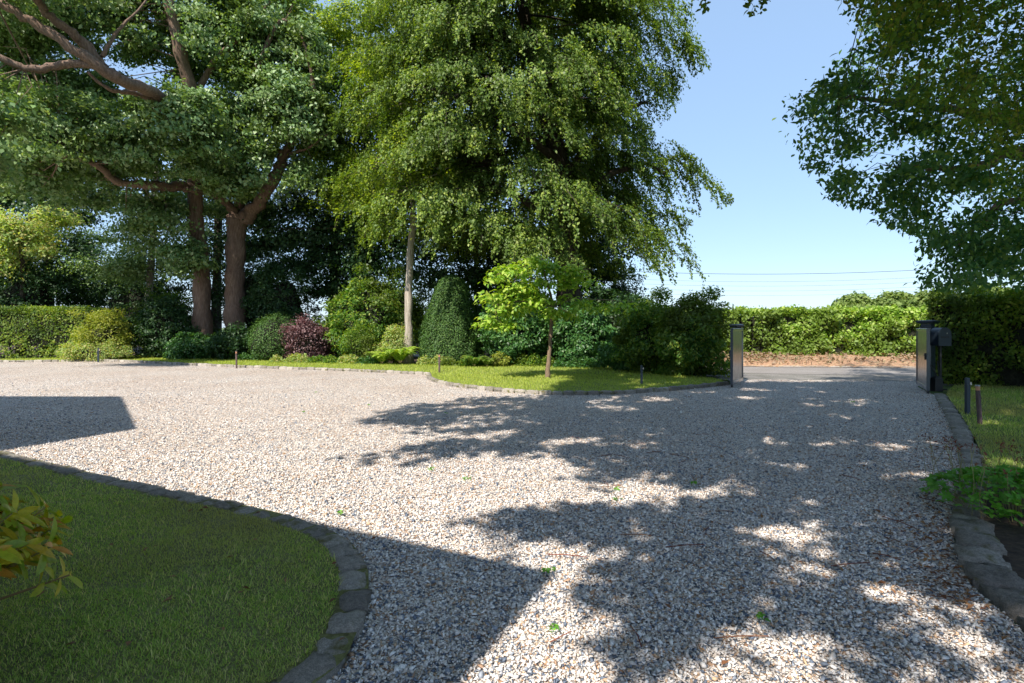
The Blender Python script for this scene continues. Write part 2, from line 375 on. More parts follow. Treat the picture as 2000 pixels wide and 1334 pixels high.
def visible(P, mu=.953, mz=.610):
    y = np.maximum(P[:, 1], .01); return (P[:, 1] > .1) & (np.abs(P[:, 0] / y) < mu) & ((P[:, 2] - CAM_H) / y < mz) & ((P[:, 2] - CAM_H) / y > -.67)

# ------------------------------------------------------------------ ground
def sheet(name, poly, z, mat_, kind='structure', zfun=None, sub=0):
    """flat ground sheet from an outline (list of x,y)"""
    import bmesh
    bm = bmesh.new(); vs_ = [bm.verts.new((float(q[0]), float(q[1]), z)) for q in poly]
    bm.faces.new(vs_); bmesh.ops.triangulate(bm, faces=bm.faces[:])
    bmesh.ops.recalc_face_normals(bm, faces=bm.faces[:])
    for f in bm.faces:
        if f.normal.z < 0: f.normal_flip()
    me = bpy.data.meshes.new(name); bm.to_mesh(me); bm.free()
    o = link(name, me, mat_); o['kind'] = kind; return o
def inpoly(P, poly):
    x, y = P[:, 0], P[:, 1]; c = np.zeros(len(P), bool); n = len(poly); j = n - 1
    for i in range(n):
        xi, yi = poly[i][0], poly[i][1]; xj, yj = poly[j][0], poly[j][1]
        t_ = ((yi > y) != (yj > y)) & (x < (xj - xi) * (y - yi) / (yj - yi + 1e-12) + xi); c ^= t_; j = i
    return c
def g2(L, z=0.0): return [G(u, v, z)[:2] for u, v in L]

sheet('ground', [(-2500, -2500), (2500, -2500), (2500, 2500), (-2500, 2500)], -0.02, M_field)
# kerb lines (outer edge towards the gravel)
near_line = spline(np.array([(-12.5, 9.75)] + [tuple(q) for q in g2([(0, 888), (270, 953), (500, 1001), (600, 1030), (672, 1062), (711, 1108), (720, 1150), (712, 1205), (694, 1258), (655, 1322)])] + [(-1.05, 2.1), (-1.5, 1.75), (-2.2, 1.4)]), 10)
far_line = spline(np.array([(-34, 25.6)] + [tuple(q) for q in g2([(0, 707.5), (200, 706), (340, 712), (470, 718), (640, 724), (760, 729), (836, 733)])]), 8)
far_nose = spline(np.array([tuple(q) for q in g2([(836, 733), (836, 741), (870, 753), (940, 762), (1000, 768), (1090, 772), (1190, 771), (1280, 766), (1360, 759), (1424, 752)])]), 8)
right_line = spline(np.array([tuple(q) for q in g2([(1824, 771), (1848, 815), (1868, 870), (1876, 930), (1862, 1000), (1862, 1050), (1885, 1120), (1925, 1170), (2000, 1238)])] + [(2.25, 2.1), (2.2, 1.0), (2.4, -3)]), 8)
drive_poly = [tuple(q) for q in far_line] + [tuple(q) for q in far_nose[1:]] + [(6.4, 15.6), (7.2, 16.7), (12.2, 15.9), (11.0, 14.6)] + [tuple(q) for q in right_line] + [(0, -6), (-14, -3), (-36, 8)]
sheet('gravel_drive', [(x, y) for x, y in drive_poly], 0.0, M_gravel)
# apron, road, verge, bed soil
sheet('driveway_apron', [(6.1, 16.2), (6.6, 17.2), (5.2, 21.0), (17.5, 18.6), (13.5, 16.0), (12.2, 14.9), (9.5, 15.9)], -0.004, M_apron)
road_c = spline(np.array([(-60, 78), (-32, 53), (-14, 40), (-4, 31), (3, 24.8), (9, 20.6), (15.5, 19.6), (26, 16.5), (60, 6)]), 8)
def offset(L, d):
    T = nrm(np.gradient(np.asarray(L), axis=0)); N_ = np.stack([-T[:, 1], T[:, 0]], -1); return L + N_ * d
def ribbon(name, L, a, b, z, mat_, kind='structure', za=None, zb=None, cols=1, amp=0):
    A, B = offset(L, a), offset(L, b); V = []; m = len(L)
    for i in range(m):
        for j in range(cols + 1):
            s = j / cols; q = A[i] * (1 - s) + B[i] * s; zz = z if za is None else za + (zb - za) * (s ** .6)
            V.append((q[0], q[1], zz + (amp * rng.normal() if 0 < j else 0)))
    Fq = [(i * (cols+1) + j, (i+1) * (cols+1) + j, (i+1) * (cols+1) + j + 1, i * (cols+1) + j + 1) for i in range(m - 1) for j in range(cols)]
    o = link(name, np_mesh(name, V, np.array(Fq)), mat_); o['kind'] = kind; return o
dense = np.array([road_c[0] + 0 * road_c[0]]); 
rc = np.vstack([np.column_stack([np.linspace(road_c[i][0], road_c[i+1][0], 6)[:-1], np.linspace(road_c[i][1], road_c[i+1][1], 6)[:-1]]) for i in range(len(road_c) - 1)])
ribbon('road', rc, -1.75, 1.6, 0.004, M_asphalt)
ribbon('verge', rc, 1.6, 5.0, 0, M_verge, za=0.02, zb=.42, cols=8, amp=.03)
bed_poly = [(-40, 27.0)] + [tuple(q) for q in g2([(0, 704.5), (180, 702), (340, 694), (460, 703), (640, 711), (860, 716), (1000, 717), (1180, 720), (1290, 731), (1425, 747)])] + [(6.3, 16.4), (5.6, 18.2), (1.5, 22.6), (-6, 29.5), (-16, 38.5), (-34, 50), (-60, 60)]
sheet('bed_soil', bed_poly, 0.03, M_soil)
# lawns
def zshift(L): return [(float(q[0]), float(q[1])) for q in L]
far_lawn = zshift(offset(far_line, .0)) + zshift(far_nose[1:]) + [(6.2, 16.0)] + zshift(g2([(1425, 746), (1290, 730), (1180, 719), (1000, 716), (860, 715), (640, 710), (460, 702), (340, 693), (180, 700), (0, 704)])) + [(-40, 26.5)]
sheet('lawn', far_lawn, 0.045, M_lawn)
near_lawn = zshift(near_line) + [(-12, 0.5), (-16, 8)]
M_lawn_near = simple_noise_mat('thin_lawn', [(.3, (.08, .065, .03)), (.5, (.18, .19, .06)), (.7, (.30, .27, .14))], 40, .95, .8, .02, 8, 1.6, [(.35, (.7, .7, .6)), (.6, (1, 1, 1))])
sheet('lawn', near_lawn, 0.045, M_lawn_near)
right_in = offset(right_line, .22)
right_lawn = zshift(right_in) + [(25, -3), (25, 12), (14, 15.2), (12, 14.6)]
sheet('lawn', right_lawn, 0.03, M_lawn)
geranium_bed = zshift(offset(right_line, .2)[26:]) + [(4.2, -3), (4.6, 1.5), (5.6, 4.2), (5.5, 5.6)]
sheet('bed_soil', geranium_bed, 0.036, M_soil)

def kerb(name, L, width, length, ztop, side=1, jit=.012, rough=.012):
    """a row of separate split stones laid end to end along a line"""
    seg = np.linalg.norm(np.diff(L, axis=0), axis=1); s = np.concatenate([[0], np.cumsum(seg)]); tot = s[-1]
    at_ = lambda q: np.array([np.interp(q, s, L[:, 0]), np.interp(q, s, L[:, 1])])
    V, Fq, Rn = [], [], []; pos = 0.0
    while pos < tot - .05:
        ln = length * random.uniform(.82, 1.2); a, b = pos + .014, min(pos + ln - .014, tot); A, B = at_(a), at_(b)
        T = (B - A) / max(np.linalg.norm(B - A), 1e-6); N_ = np.array([-T[1], T[0]]) * side
        o1 = random.uniform(-jit, jit); wd = width * random.uniform(.9, 1.08); zt = ztop + random.uniform(-jit, jit) * .8
        nx, ny = 5, 4; base = len(V); r_ = .018
        for i in range(nx + 1):
            for j in range(ny + 1):
                si, sj = i / nx, j / ny; q = A + (B - A) * si + N_ * (o1 + wd * sj)
                edge = (i in (0, nx)) or (j in (0, ny)); z = zt + rng.normal() * rough * .35 - (r_ if edge else 0)
                q = q + rng.normal(size=2) * rough * .3 + (A + (B - A) * .5 + N_ * (o1 + wd / 2) - q) * (0 if edge else .0)
                V.append((q[0], q[1], z))
        gid = lambda i, j: base + i * (ny + 1) + j
        for i in range(nx):
            for j in range(ny):
                f = (gid(i, j), gid(i + 1, j), gid(i + 1, j + 1), gid(i, j + 1)); Fq.append(f if side > 0 else f[::-1]); Rn.append(0)
        ring = [(i, 0) for i in range(nx)] + [(nx, j) for j in range(ny)] + [(i, ny) for i in range(nx, 0, -1)] + [(0, j) for j in range(ny, 0, -1)]
        low = []
        for i, j in ring:
            v = V[gid(i, j)]; low.append(len(V)); V.append((v[0] + rng.normal() * .003, v[1] + rng.normal() * .003, -.05))
        for k in range(len(ring)):
            a_, b_ = gid(*ring[k]), gid(*ring[(k + 1) % len(ring)]); f = (a_, low[k], low[(k + 1) % len(ring)], b_)
            Fq.append(f if side > 0 else f[::-1]); Rn.append(0)
        rr = random.random(); Rn[-(nx * ny + len(ring)):] = [rr] * (nx * ny + len(ring)); pos += ln
    o = link(name, np_mesh(name, V, np.array(Fq), Rn, True), M_kerb); o['kind'] = 'structure'; return o
kerb('kerb', near_line, .17, .235, .064, -1, .018, .016)
kerb('kerb', np.vstack([far_line[:-1], far_nose]), .13, .32, .10, 1)
kerb('kerb', right_line[:36], .22, .24, .045, 1)
kerb('kerb', right_line[35:], .24, .36, .075, 1, .03, .03)
kerb('kerb', offset(rc[(rc[:, 0] > -2) & (rc[:, 0] < 30)], 1.62), .12, .9, .055, 1)

# ------------------------------------------------------------------ loose gravel stones, near part of the drive
def stones(P, size, z0=.0):
    n = len(P); base = np.array([[1, 0, 0], [0, 1, 0], [-1, 0, 0], [0, -1, 0], [.1, .1, 1], [0, 0, -1]], np.float32)
    base2 = base.copy()
    V = base2[None] * (1 + .38 * rng.normal(size=(n, 6, 1))).clip(.35, 1.7)
    V = V + rng.normal(size=(n, 6, 3)) * .22
    V = V * np.stack([size * rng.uniform(.8, 1.35, n), size * rng.uniform(.6, 1.0, n), size * rng.uniform(.4, .75, n)], -1)[:, None]
    a = rng.uniform(0, 2 * np.pi, n); ca, sa = np.cos(a)[:, None], np.sin(a)[:, None]
    tx = rng.normal(size=n)[:, None] * .45; V[..., 2] += V[..., 0] * tx
    x, y = V[..., 0] * ca - V[..., 1] * sa, V[..., 0] * sa + V[..., 1] * ca
    V = np.stack([x + P[:, :1], y + P[:, 1:2], V[..., 2] + z0 + size[:, None] * .35 + rng.uniform(0, .006, (n, 1))], -1)
    f = np.array([[0, 1, 4], [1, 2, 4], [2, 3, 4], [3, 0, 4], [1, 0, 5], [2, 1, 5], [3, 2, 5], [0, 3, 5]], np.int32)
    return V.reshape(-1, 3), (np.arange(n)[:, None, None] * 6 + f[None]).reshape(-1, 3)
cand = []
for y0, y1, dens in ((1.6, 3.4, 5400), (3.4, 5.0, 4400), (5.0, 7.0, 2600), (7.0, 9.5, 1100), (9.5, 13, 420), (13, 17, 150)):
    x0, x1 = -y1 * 1.02, y1 * 1.02; n = int((x1 - x0) * (y1 - y0) * dens)
    q = np.column_stack([rng.uniform(x0, x1, n), rng.uniform(y0, y1, n)]); cand.append(q[np.abs(q[:, 0]) < q[:, 1] * 1.03 + .15])
cand = np.vstack(cand)
ok = inpoly(cand, [(a, b) for a, b in drive_poly]) & ~inpoly(cand, near_lawn); cand = cand[ok]
sz = rng.lognormal(math.log(.0083), .32, len(cand)).clip(.0035, .018)
V, Fq = stones(cand, sz)
sr = rng.random(len(cand)); o = link('loose_gravel', np_mesh('loose_gravel', V, Fq, np.repeat(sr, 8)), M_stone); o['kind'] = 'stuff'
print('stones', len(cand))

# ------------------------------------------------------------------ grass blades
def grass(name, poly, dens_bands, h, mat_, z0, excl=None, clump=True):
    Ps, hs = [], []
    for y0, y1, dens, hk in dens_bands:
        x0, x1 = -y1 * 1.0, y1 * 1.0; n = int((x1 - x0) * (y1 - y0) * dens)
        q = np.column_stack([rng.uniform(x0, x1, n), rng.uniform(y0, y1, n)]); q = q[(np.abs(q[:, 0]) < q[:, 1] * 1.0 + .2)]
        q = q[inpoly(q, poly)]
        if excl is not None: q = q[~inpoly(q, excl)]
        if clump:
            f = .35 + .65 * np.sin(q[:, 0] * 9 + 3 * np.sin(q[:, 1] * 7)) * np.sin(q[:, 1] * 11 + 2 * np.sin(q[:, 0] * 5)); q = q[rng.random(len(q)) < .55 + .45 * f]
        Ps.append(q); hs.append(np.full(len(q), h * hk))
    q = np.vstack(Ps); hh = np.concatenate(hs) * rng.uniform(.55, 1.35, len(q)); n = len(q)
    a = rng.uniform(0, 2 * np.pi, n); S = np.stack([np.cos(a), np.sin(a), 0 * a], -1); Dn = np.stack([-np.sin(a), np.cos(a), 0 * a], -1)
    b = np.column_stack([q, np.full(n, z0)]); wd = np.maximum(hh * .05, .0012 + b[:, 1] * .0002)[:, None]; ln = (hh * rng.uniform(.3, 1.5, n))[:, None]; H = hh[:, None] * np.array([0, 0, 1])
    V = np.stack([b - S * wd, b + S * wd, b + S * wd * .7 + H * .6 + Dn * ln * .35, b - S * wd * .7 + H * .6 + Dn * ln * .35, b + H * .95 + Dn * ln], 1).reshape(-1, 3)
    i = np.arange(n)[:, None] * 5
    o = link(name, np_mesh(name, V, [i + np.array([[0, 1, 2, 3]]), i + np.array([[3, 2, 4]])], np.concatenate([rng.random(n)] * 2)), mat_)
    o['kind'] = 'stuff'; return o
near_in = zshift(offset(near_line, -.17)) + [(-12, 0.5), (-16, 8)]
grass('grass', near_in, [(1.5, 3.2, 22000, 1), (3.2, 5, 12000, 1.1), (5, 8.5, 6000, 1.3)], .020, M_grass, .042)
grass('grass', near_in, [(1.5, 3.2, 420, 1), (3.2, 5, 200, 1.1)], .045, M_grass, .042)
grass('grass', right_lawn, [(2, 6, 2500, 1.2), (6, 9, 1800, 1.3), (9, 15, 1100, 1.5)], .04, M_grass, .028, geranium_bed)
grass('grass', far_lawn, [(12.5, 18, 1100, 1.3), (18, 30, 480, 1.7)], .04, M_grass_sun, .042)

# ------------------------------------------------------------------ house behind the photographer (its shadow falls on the drive)
fx = np.array([-.9, .43]) / np.linalg.norm([-.9, .43]); ny_ = np.array([-fx[1], fx[0]]); ny_ = ny_ if ny_[1] > 0 else -ny_
def caster(g, z): return np.array([g[0], g[1]]) - SH * COT * z
E0 = caster((0.3, 3.5), 5.2)                                 # eave corner of the main block
W0 = caster((-5.91, 8.48), 5.0); k_ = 4.75                   # near eave corner of the gabled wing
house = empty('house', (E0[0] - 3, E0[1] - 4, 0), 'brick house with a tiled gabled wing, standing behind the photographer', 'house')
def P2(o, a, b): return o + fx * a + ny_ * b
def prism(mb, pts, z0, z1):
    n = len(pts); mb.add([(q[0], q[1], z0) for q in pts] + [(q[0], q[1], z1) for q in pts],
        [tuple(range(n - 1, -1, -1)), tuple(range(n, 2 * n))] + [(i, (i + 1) % n, n + (i + 1) % n, n + i) for i in range(n)])
mb = MB(); Lm = 20.0
prism(mb, [P2(E0, .45, -.45), P2(E0, Lm, -.45), P2(E0, Lm, -8), P2(E0, .45, -8)], -.02, 5.05)
prism(mb, [P2(W0, .3, -.3), P2(W0, 2 * k_ - .3, -.3), P2(W0, 2 * k_ - .3, -9), P2(W0, .3, -9)], -.02, 4.9)
a_, b_, c_ = P2(W0, .3, -.32), P2(W0, 2 * k_ - .3, -.32), P2(W0, k_, -.32)
mb.add([(a_[0], a_[1], 4.9), (b_[0], b_[1], 4.9), (c_[0], c_[1], 7.5)], [(0, 1, 2)])
mb.build('wall', M_brick, house)
mb = MB()
def slab(mb, q, th=.16):
    q = [np.array(x, float) for x in q]; mb.add([x for x in q] + [x - np.array([0, 0, th]) for x in q],
        [(0, 1, 2, 3), (7, 6, 5, 4)] + [(i, 4 + i, 4 + (i + 1) % 4, (i + 1) % 4) for i in range(4)])
def v3(p_, z): return (p_[0], p_[1], z)
slab(mb, [v3(P2(E0, 0, 0), 5.2), v3(P2(E0, Lm, 0), 5.2), v3(P2(E0, Lm, -4.2), 7.2), v3(P2(E0, 3.5, -4.2), 7.2)])
slab(mb, [v3(P2(E0, 0, -8.4), 5.2), v3(P2(E0, 0, 0), 5.2), v3(P2(E0, 3.5, -4.2), 7.2), v3(P2(E0, 3.5, -4.21), 7.2)])
slab(mb, [v3(P2(E0, Lm, -8.4), 5.2), v3(P2(E0, 0, -8.4), 5.2), v3(P2(E0, 3.5, -4.22), 7.2), v3(P2(E0, Lm, -4.22), 7.2)])
slab(mb, [v3(P2(W0, 0, 0), 5.0), v3(P2(W0, k_, 0), 7.7), v3(P2(W0, k_, -9.3), 7.7), v3(P2(W0, 0, -9.3), 5.0)])
slab(mb, [v3(P2(W0, k_ + .01, 0), 7.7), v3(P2(W0, 2 * k_, 0), 5.0), v3(P2(W0, 2 * k_, -9.3), 5.0), v3(P2(W0, k_ + .01, -9.3), 7.7)])
mb.build('roof', M_tile, house)
rzf = math.atan2(fx[1], fx[0])
for a, z in ((3, 1.5), (6.5, 1.5), (10, 1.5), (3, 3.9), (6.5, 3.9), (10, 3.9)):
    q = P2(E0, a, -.44); mb = MB(); mb.box((q[0], q[1], z), (1.3, .1, 1.25), rzf); wf = mb.build('window', M_white, house)
    q = P2(E0, a, -.40); mb = MB(); mb.box((q[0], q[1], z), (1.15, .06, 1.1), rzf); mb.build('pane', M_glass, wf)
    wf.children[0].matrix_parent_inverse.identity()
q = P2(E0, 1.6, -.42); mb = MB(); mb.box((q[0], q[1], 1.05), (1.0, .12, 2.1), rzf); mb.build('door', M_navy, house)

# ------------------------------------------------------------------ gates
def gate(near, far, label):
    near, far = np.array(near), np.array(far); d = far - near; L = np.linalg.norm(d); T = d / L; rz = math.atan2(T[1], T[0]); N_ = np.array([-T[1], T[0]])
    g = empty('gate', (near[0], near[1], 0), label, 'gate', 'open driveway gate leaves')
    at_ = lambda s, o=0.0: near + T * s + N_ * o
    mb = MB(); z0, z1 = .07, 1.58; nb = 13; bw = (L - .14) / nb                       # vertical tongue-and-groove boards
    for i in range(nb):
        q = at_(.07 + bw * (i + .5)); mb.box((q[0], q[1], (z0 + z1) / 2 + .02), (bw - .008, .034, z1 - z0 - .14), rz)
    q = at_(L / 2); mb.box((q[0], q[1], .82), (L - .14, .018, z1 - z0 - .16), rz)
    mb.build('board_panel', M_gate, g, bevel=.003)
    mb = MB()
    for s in (.035, L - .035):
        q = at_(s); mb.box((q[0], q[1], (z0 + z1) / 2), (.07, .07, z1 - z0), rz)
    for z in (z0 + .05, z1 - .035):
        q = at_(L / 2); mb.box((q[0], q[1], z), (L - .142, .064, .07 if z > 1 else .10), rz)
    mb.build('frame', M_gate, g, bevel=.004)
    mb = MB(); q = at_(.035); mb.box((q[0], q[1], .05), (.05, .05, .1), rz); mb.build('drop_bolt', M_black, g)
    mb = MB(); q = at_(.05, .05); mb.box((q[0], q[1], .9), (.02, .04, .16), rz); q = at_(.08, .075); mb.box((q[0], q[1], .93), (.11, .015, .02), rz); mb.build('handle', M_black, g)
    for z in (.35, 1.3):
        mb = MB(); q = at_(L + .01); mb.lathe((q[0], q[1], z - .06), [(.022, 0), (.022, .12)], 10); mb.build('hinge', M_steel, g)
    return g
gate(G(1429, 757)[:2], G(1449.5, 747.5)[:2], 'dark glossy gate leaf with vertical grooves, standing open beside the laurel')
gate(G(1813, 769)[:2], G(1792, 755.5)[:2], 'dark glossy gate leaf standing open in front of the arched letterbox')
def gate_post(c, rz, label, h=1.6, s=.22, cs=.36):
    g = empty('gate_post', (c[0], c[1], 0), label, 'gate post', 'gate posts')
    mb = MB(); mb.box((c[0], c[1], h / 2 - .02), (s, s, h + .04), rz); mb.build('post', M_gate, g, bevel=.006)
    mb = MB(); mb.box((c[0], c[1], h + .015), (s + .05, s + .05, .03), rz); mb.box((c[0], c[1], h + .07), (s - .02, s - .02, .08), rz)
    mb.box((c[0], c[1], h + .135), (cs * .80, cs * .80, .045), rz, taper=1.25); mb.box((c[0], c[1], h + .175), (cs, cs, .03), rz); mb.box((c[0], c[1], h + .20), (cs * .9, cs * .9, .02), rz, taper=.6)
    mb.build('cap', M_navy, g, bevel=.005)
gate_post(W(1438.5, 700, 15.95)[:2], R(25), 'square dark gate post with stepped cap next to the laurel', 1.5, .2, .30)
gate_post(W(1812, 700, 14.85)[:2], R(30), 'square dark gate post with flat wide cap beside the letterbox', 1.6, .26, .42)
# letterbox with arched top
c = W(1836, 660, 13.9); lb = empty('letterbox', (c[0], c[1], 0), 'dark blue letterbox with rounded arched top beside the right gate post', 'letterbox')
mb = MB(); n_ = 14; pr = [(-.16, 0), (.16, 0)] + [(.16 * math.cos(math.pi * k / n_), .30 + .16 * math.sin(math.pi * k / n_)) for k in range(n_ + 1)]
vs_ = [(c[0] + x, c[1] + yy, 1.14 + z) for yy in (-.16, .16) for x, z in pr]; k = len(pr)
mb.add(vs_, [tuple(range(k - 1, -1, -1)), tuple(range(k, 2 * k))] + [(i, k + i, k + (i + 1) % k, (i + 1) % k) for i in range(k)][::-1]); mb.build('box', M_navy, lb, bevel=.006)
mb = MB(); mb.box((c[0], c[1] - .163, 1.36), (.2, .01, .03)); mb.build('flap', M_black, lb)
mb = MB(); mb.add([(c[0] + .03, c[1] - .168, 1.44), (c[0] + .07, c[1] - .168, 1.44), (c[0] + .05, c[1] - .168, 1.49)], [(0, 1, 2)]); mb.build('emblem', M_steel, lb)
mb = MB(); mb.box((c[0], c[1], .56), (.05, .05, 1.16)); mb.box((c[0], c[1], .01), (.2, .2, .03)); mb.build('stand', M_black, lb)
c = W(1829, 740, 13.7); ga = empty('gate_motor', (c[0], c[1], 0), 'black gate opener with a jointed arm low behind the right gate leaf', 'gate motor')
mb = MB(); mb.box((c[0], c[1], .15), (.2, .18, .34)); mb.box((c[0], c[1], .34), (.16, .14, .05), taper=.7); mb.build('housing', M_black, ga, bevel=.01)
mb = MB(); mb.tube([(c[0], c[1], .36), (c[0] - .02, c[1] + .1, .62), (c[0] - .14, c[1] + .3, .60)], .016, 6); mb.tube([(c[0] + .1, c[1], .1), (c[0] + .04, c[1] + .02, .75)], .012, 6); mb.build('arm', M_black, ga)

# ------------------------------------------------------------------ bollard lights
def copy_thing(src, loc, label, rot=None):
    r_ = src.copy(); COL.objects.link(r_); r_.location = loc; r_['label'] = label
    if rot: r_.rotation_euler = rot
    for ch in list(src.children):
        k_ = ch.copy(); COL.objects.link(k_); k_.parent = r_; k_.matrix_parent_inverse = ch.matrix_parent_inverse
    return r_
bw0 = empty('bollard_light', (0, 0, 0), 'slim brown wooden bollard light on the right lawn, leaning slightly, next to a blue one', 'bollard light', 'wooden bollard lights along the drive')
mb = MB(); mb.tube([(0, 0, -.06), (0, 0, .2), (0, 0, .40), (0, 0, .555)], [.034, .033, .034, .032], 14); mb.build('post', M_bollard_wood, bw0, smooth=False)
mb = MB(); mb.lathe((0, 0, .555), [(.031, 0), (.031, .012), (.028, .014), (.028, .055), (.031, .057), (.031, .068)], 14); mb.build('lens', M_amber, bw0)
mb = MB(); mb.lathe((0, 0, .623), [(.036, 0), (.037, .006), (.036, .014), (.02, .018)], 14); mb.build('cap', M_steel, bw0)
bn0 = empty('bollard_light', (0, 0, 0), 'square dark blue metal bollard light on the right lawn', 'bollard light', 'blue metal bollard lights')
mb = MB(); mb.box((0, 0, .24), (.062, .062, .60)); mb.build('post', M_navy, bn0, bevel=.003)
mb = MB(); mb.box((.0, .006, .60), (.058, .05, .12)); mb.build('lamp_head', M_navy, bn0, bevel=.003)
mb = MB(); mb.box((.046, -.0, .555), (.028, .05, .05)); mb.build('lens', M_glasswhite, bn0, bevel=.002)
bw0.location = Vector(G(1914, 829, .03)); bw0.rotation_euler = (0, R(-3.5), 0)
bn0.location = Vector(G(1889.5, 809, .03))
copy_thing(bw0, Vector(G(858, 728, .04)), 'slim wooden bollard light at the tip of the lawn, in front of the yew cone', (0, R(.5), .5))
copy_thing(bw0, Vector(G(462, 717.5, .04)), 'slim wooden bollard light at the drive edge in front of the two big oak trunks', (0, R(-1), 1))
b_ = copy_thing(bn0, Vector(G(1253, 751, .04)), 'short dark blue bollard light on the lawn left of the gate', (0, 0, -.1)); b_.scale = (1, 1, .8)
b_ = copy_thing(bn0, Vector(G(192, 706, .04)), 'dark bollard light at the far drive edge in front of the pale low shrub', (0, 0, .3)); b_.scale = (1, 1, .95)

# ------------------------------------------------------------------ shrubs
def lumpy(n, c, r, lobes=9, amp=.22, zmin=-.2, depth=.35, seed=0):
    """points through the outer shell of a lumpy dome + outward dirs"""
    rs = np.random.default_rng(seed); ld = nrm(rs.normal(size=(lobes, 3)) + np.array([0, 0, .3])); la = rs.uniform(.4, 1, lobes) * amp
    d = sphere_dirs(n); d = d[d[:, 2] > zmin]
    k = 1 - amp * .45 + (np.exp(-(1 - d @ ld.T) * 7) * la).max(1)
    s = 1 - depth * rng.random(len(d)) ** 1.3 + .05 * rng.normal(size=len(d))
    return np.array(c) + d * np.array(r) * (k * s)[:, None], d
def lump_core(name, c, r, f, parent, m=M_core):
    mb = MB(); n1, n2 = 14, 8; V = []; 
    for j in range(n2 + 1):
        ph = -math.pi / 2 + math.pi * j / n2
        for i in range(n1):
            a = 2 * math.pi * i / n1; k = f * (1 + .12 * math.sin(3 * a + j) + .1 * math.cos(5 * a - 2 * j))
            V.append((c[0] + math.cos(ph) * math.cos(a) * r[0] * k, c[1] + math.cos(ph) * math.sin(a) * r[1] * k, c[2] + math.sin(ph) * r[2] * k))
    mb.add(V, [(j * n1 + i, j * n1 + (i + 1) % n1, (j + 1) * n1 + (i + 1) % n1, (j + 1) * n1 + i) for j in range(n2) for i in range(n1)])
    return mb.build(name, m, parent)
shrub_n = [0]
def shrub(name, label, cat, u0, u1, vt, vb, d, m, size, n, depth_r=None, aspect=.5, core=.4, up=.45, ow=.7, rnd=.6, amp=.25, stems=5, group=None, droop=.2, fine=False, gz=.03, dp=.4):
    """a bush whose silhouette spans u0..u1, vt..vb of the photo at distance d"""
    shrub_n[0] += 1
    l, r_ = W(u0, vb, d), W(u1, vt, d); cx = (l[0] + r_[0]) / 2; rx = (r_[0] - l[0]) / 2; zt = r_[2]; zb = max(gz, l[2])
    ry = depth_r or min(rx, 1.4); cz = (zt * .42 + gz * .58); rz_ = (zt - cz) * .95
    o = empty(name, (cx, d, gz), label, cat, group)
    K = max(14, int(26 * (rx * rz_) ** .5 * 1.6)); rs = np.random.default_rng(shrub_n[0]); dd_ = nrm(rs.normal(size=(K, 3))); kr = rs.uniform(.55, .98, K) * (1 + amp * rs.uniform(-.6, .35, K))
    Kc = np.array([cx, d, cz]) + dd_ * np.array([rx, ry, rz_]) * kr[:, None]; ci = rng.integers(0, K, n); cs = rs.uniform(.6, 1.25, K) * (.27 if amp > .1 else .16) * min(1.2, (rx * rz_) ** .5)
    od = sphere_dirs(n); P = Kc[ci] + od * cs[ci][:, None] * np.array([1.15, 1.0, .75]) * (rng.random((n, 1)) ** .45) * 1.25; dr = nrm(od + dd_[ci])
    fill, fd = lumpy(n // 3, (cx, d, cz), (rx * .8, ry * .8, rz_ * .85), 10, .1, -1, .3, shrub_n[0]); P = np.vstack([P, fill]); dr = np.vstack([dr, fd])
    if amp <= .1: P, dr = lumpy(n, (cx, d, cz), (rx * .97, ry, rz_ * .97), 10, amp, -1, .3, shrub_n[0])
    k = P[:, 2] > gz + .01; P, dr = P[k], dr[k]
    leaf_obj('foliage', P, m, o, size, up, dr, ow, rnd, aspect, droop, fine)
    mb = MB()
    for i in range(stems):
        a = 2 * math.pi * i / stems + .4; t_ = np.array([cx + .5 * rx * math.cos(a), d + .5 * ry * math.sin(a), cz + .2 * rz_])
        mb.tube([(cx + .12 * rx * math.cos(a), d + .12 * ry * math.sin(a), gz - .05), (t_ + [cx, d, gz]) / 2 + rng.normal(size=3) * .04, t_], [.03, .02, .01], 5)
    mb.build('stem', M_bark_dark, o)
    if core: lump_core('dark_core', (cx, d, cz), (rx, ry, rz_ * .92), core, o)  # added solid core, seen as dark shade between the leaves
    return o
S = shrub
S('conifer_shrub', 'golden green feathery shrub at the end of the clipped hedge', 'shrub', 148, 262, 590, 698, 26.5, M_gold_leaf, .10, 9000, 1.2, up=.9, ow=.5, amp=.4)
S('shrub', 'pale low shrub with small cream-green leaves at the far drive edge', 'shrub', 108, 258, 664, 704, 25.8, M_pale_leaf, .085, 6000, .8)
S('rhododendron', 'dark bushy rhododendron left of the two oak trunks', 'shrub', 250, 392, 572, 700, 28.0, M_dark_leaf, .13, 9000, 1.5, amp=.35)
S('rhododendron', 'broad mid green shrub rising behind the dark rhododendron left of the oaks', 'shrub', 250, 385, 560, 640, 29.5, M_mid_leaf, .12, 6000, 1.4, amp=.4, gz=.5)
S('rhododendron', 'low bright green rhododendron at the foot of the left oak trunk', 'shrub', 318, 430, 643, 700, 26.6, M_rhodo, .13, 7000, 1.0, amp=.35)
S('rhododendron', 'low dark green rhododendron at the foot of the right oak trunk', 'shrub', 405, 500, 632, 705, 26.2, M_dark_leaf, .13, 7000, 1.0, amp=.3)
S('holly', 'tall dark glossy holly right behind the right oak trunk', 'shrub', 475, 635, 470, 690, 29.0, M_dark_leaf, .12, 16000, 1.8, amp=.3)
S('clipped_bush', 'rounded grey-green clipped bush left of the purple maple', 'shrub', 487, 597, 607, 703, 25.6, M_yew, .07, 12000, 1.2, amp=.08, ow=.9, rnd=.5, core=.8)
S('japanese_maple', 'low purple-leaved Japanese maple', 'shrub', 552, 655, 617, 702, 25.0, M_maple, .10, 7500, 1.0, up=.8, amp=.45, core=.5, stems=6)
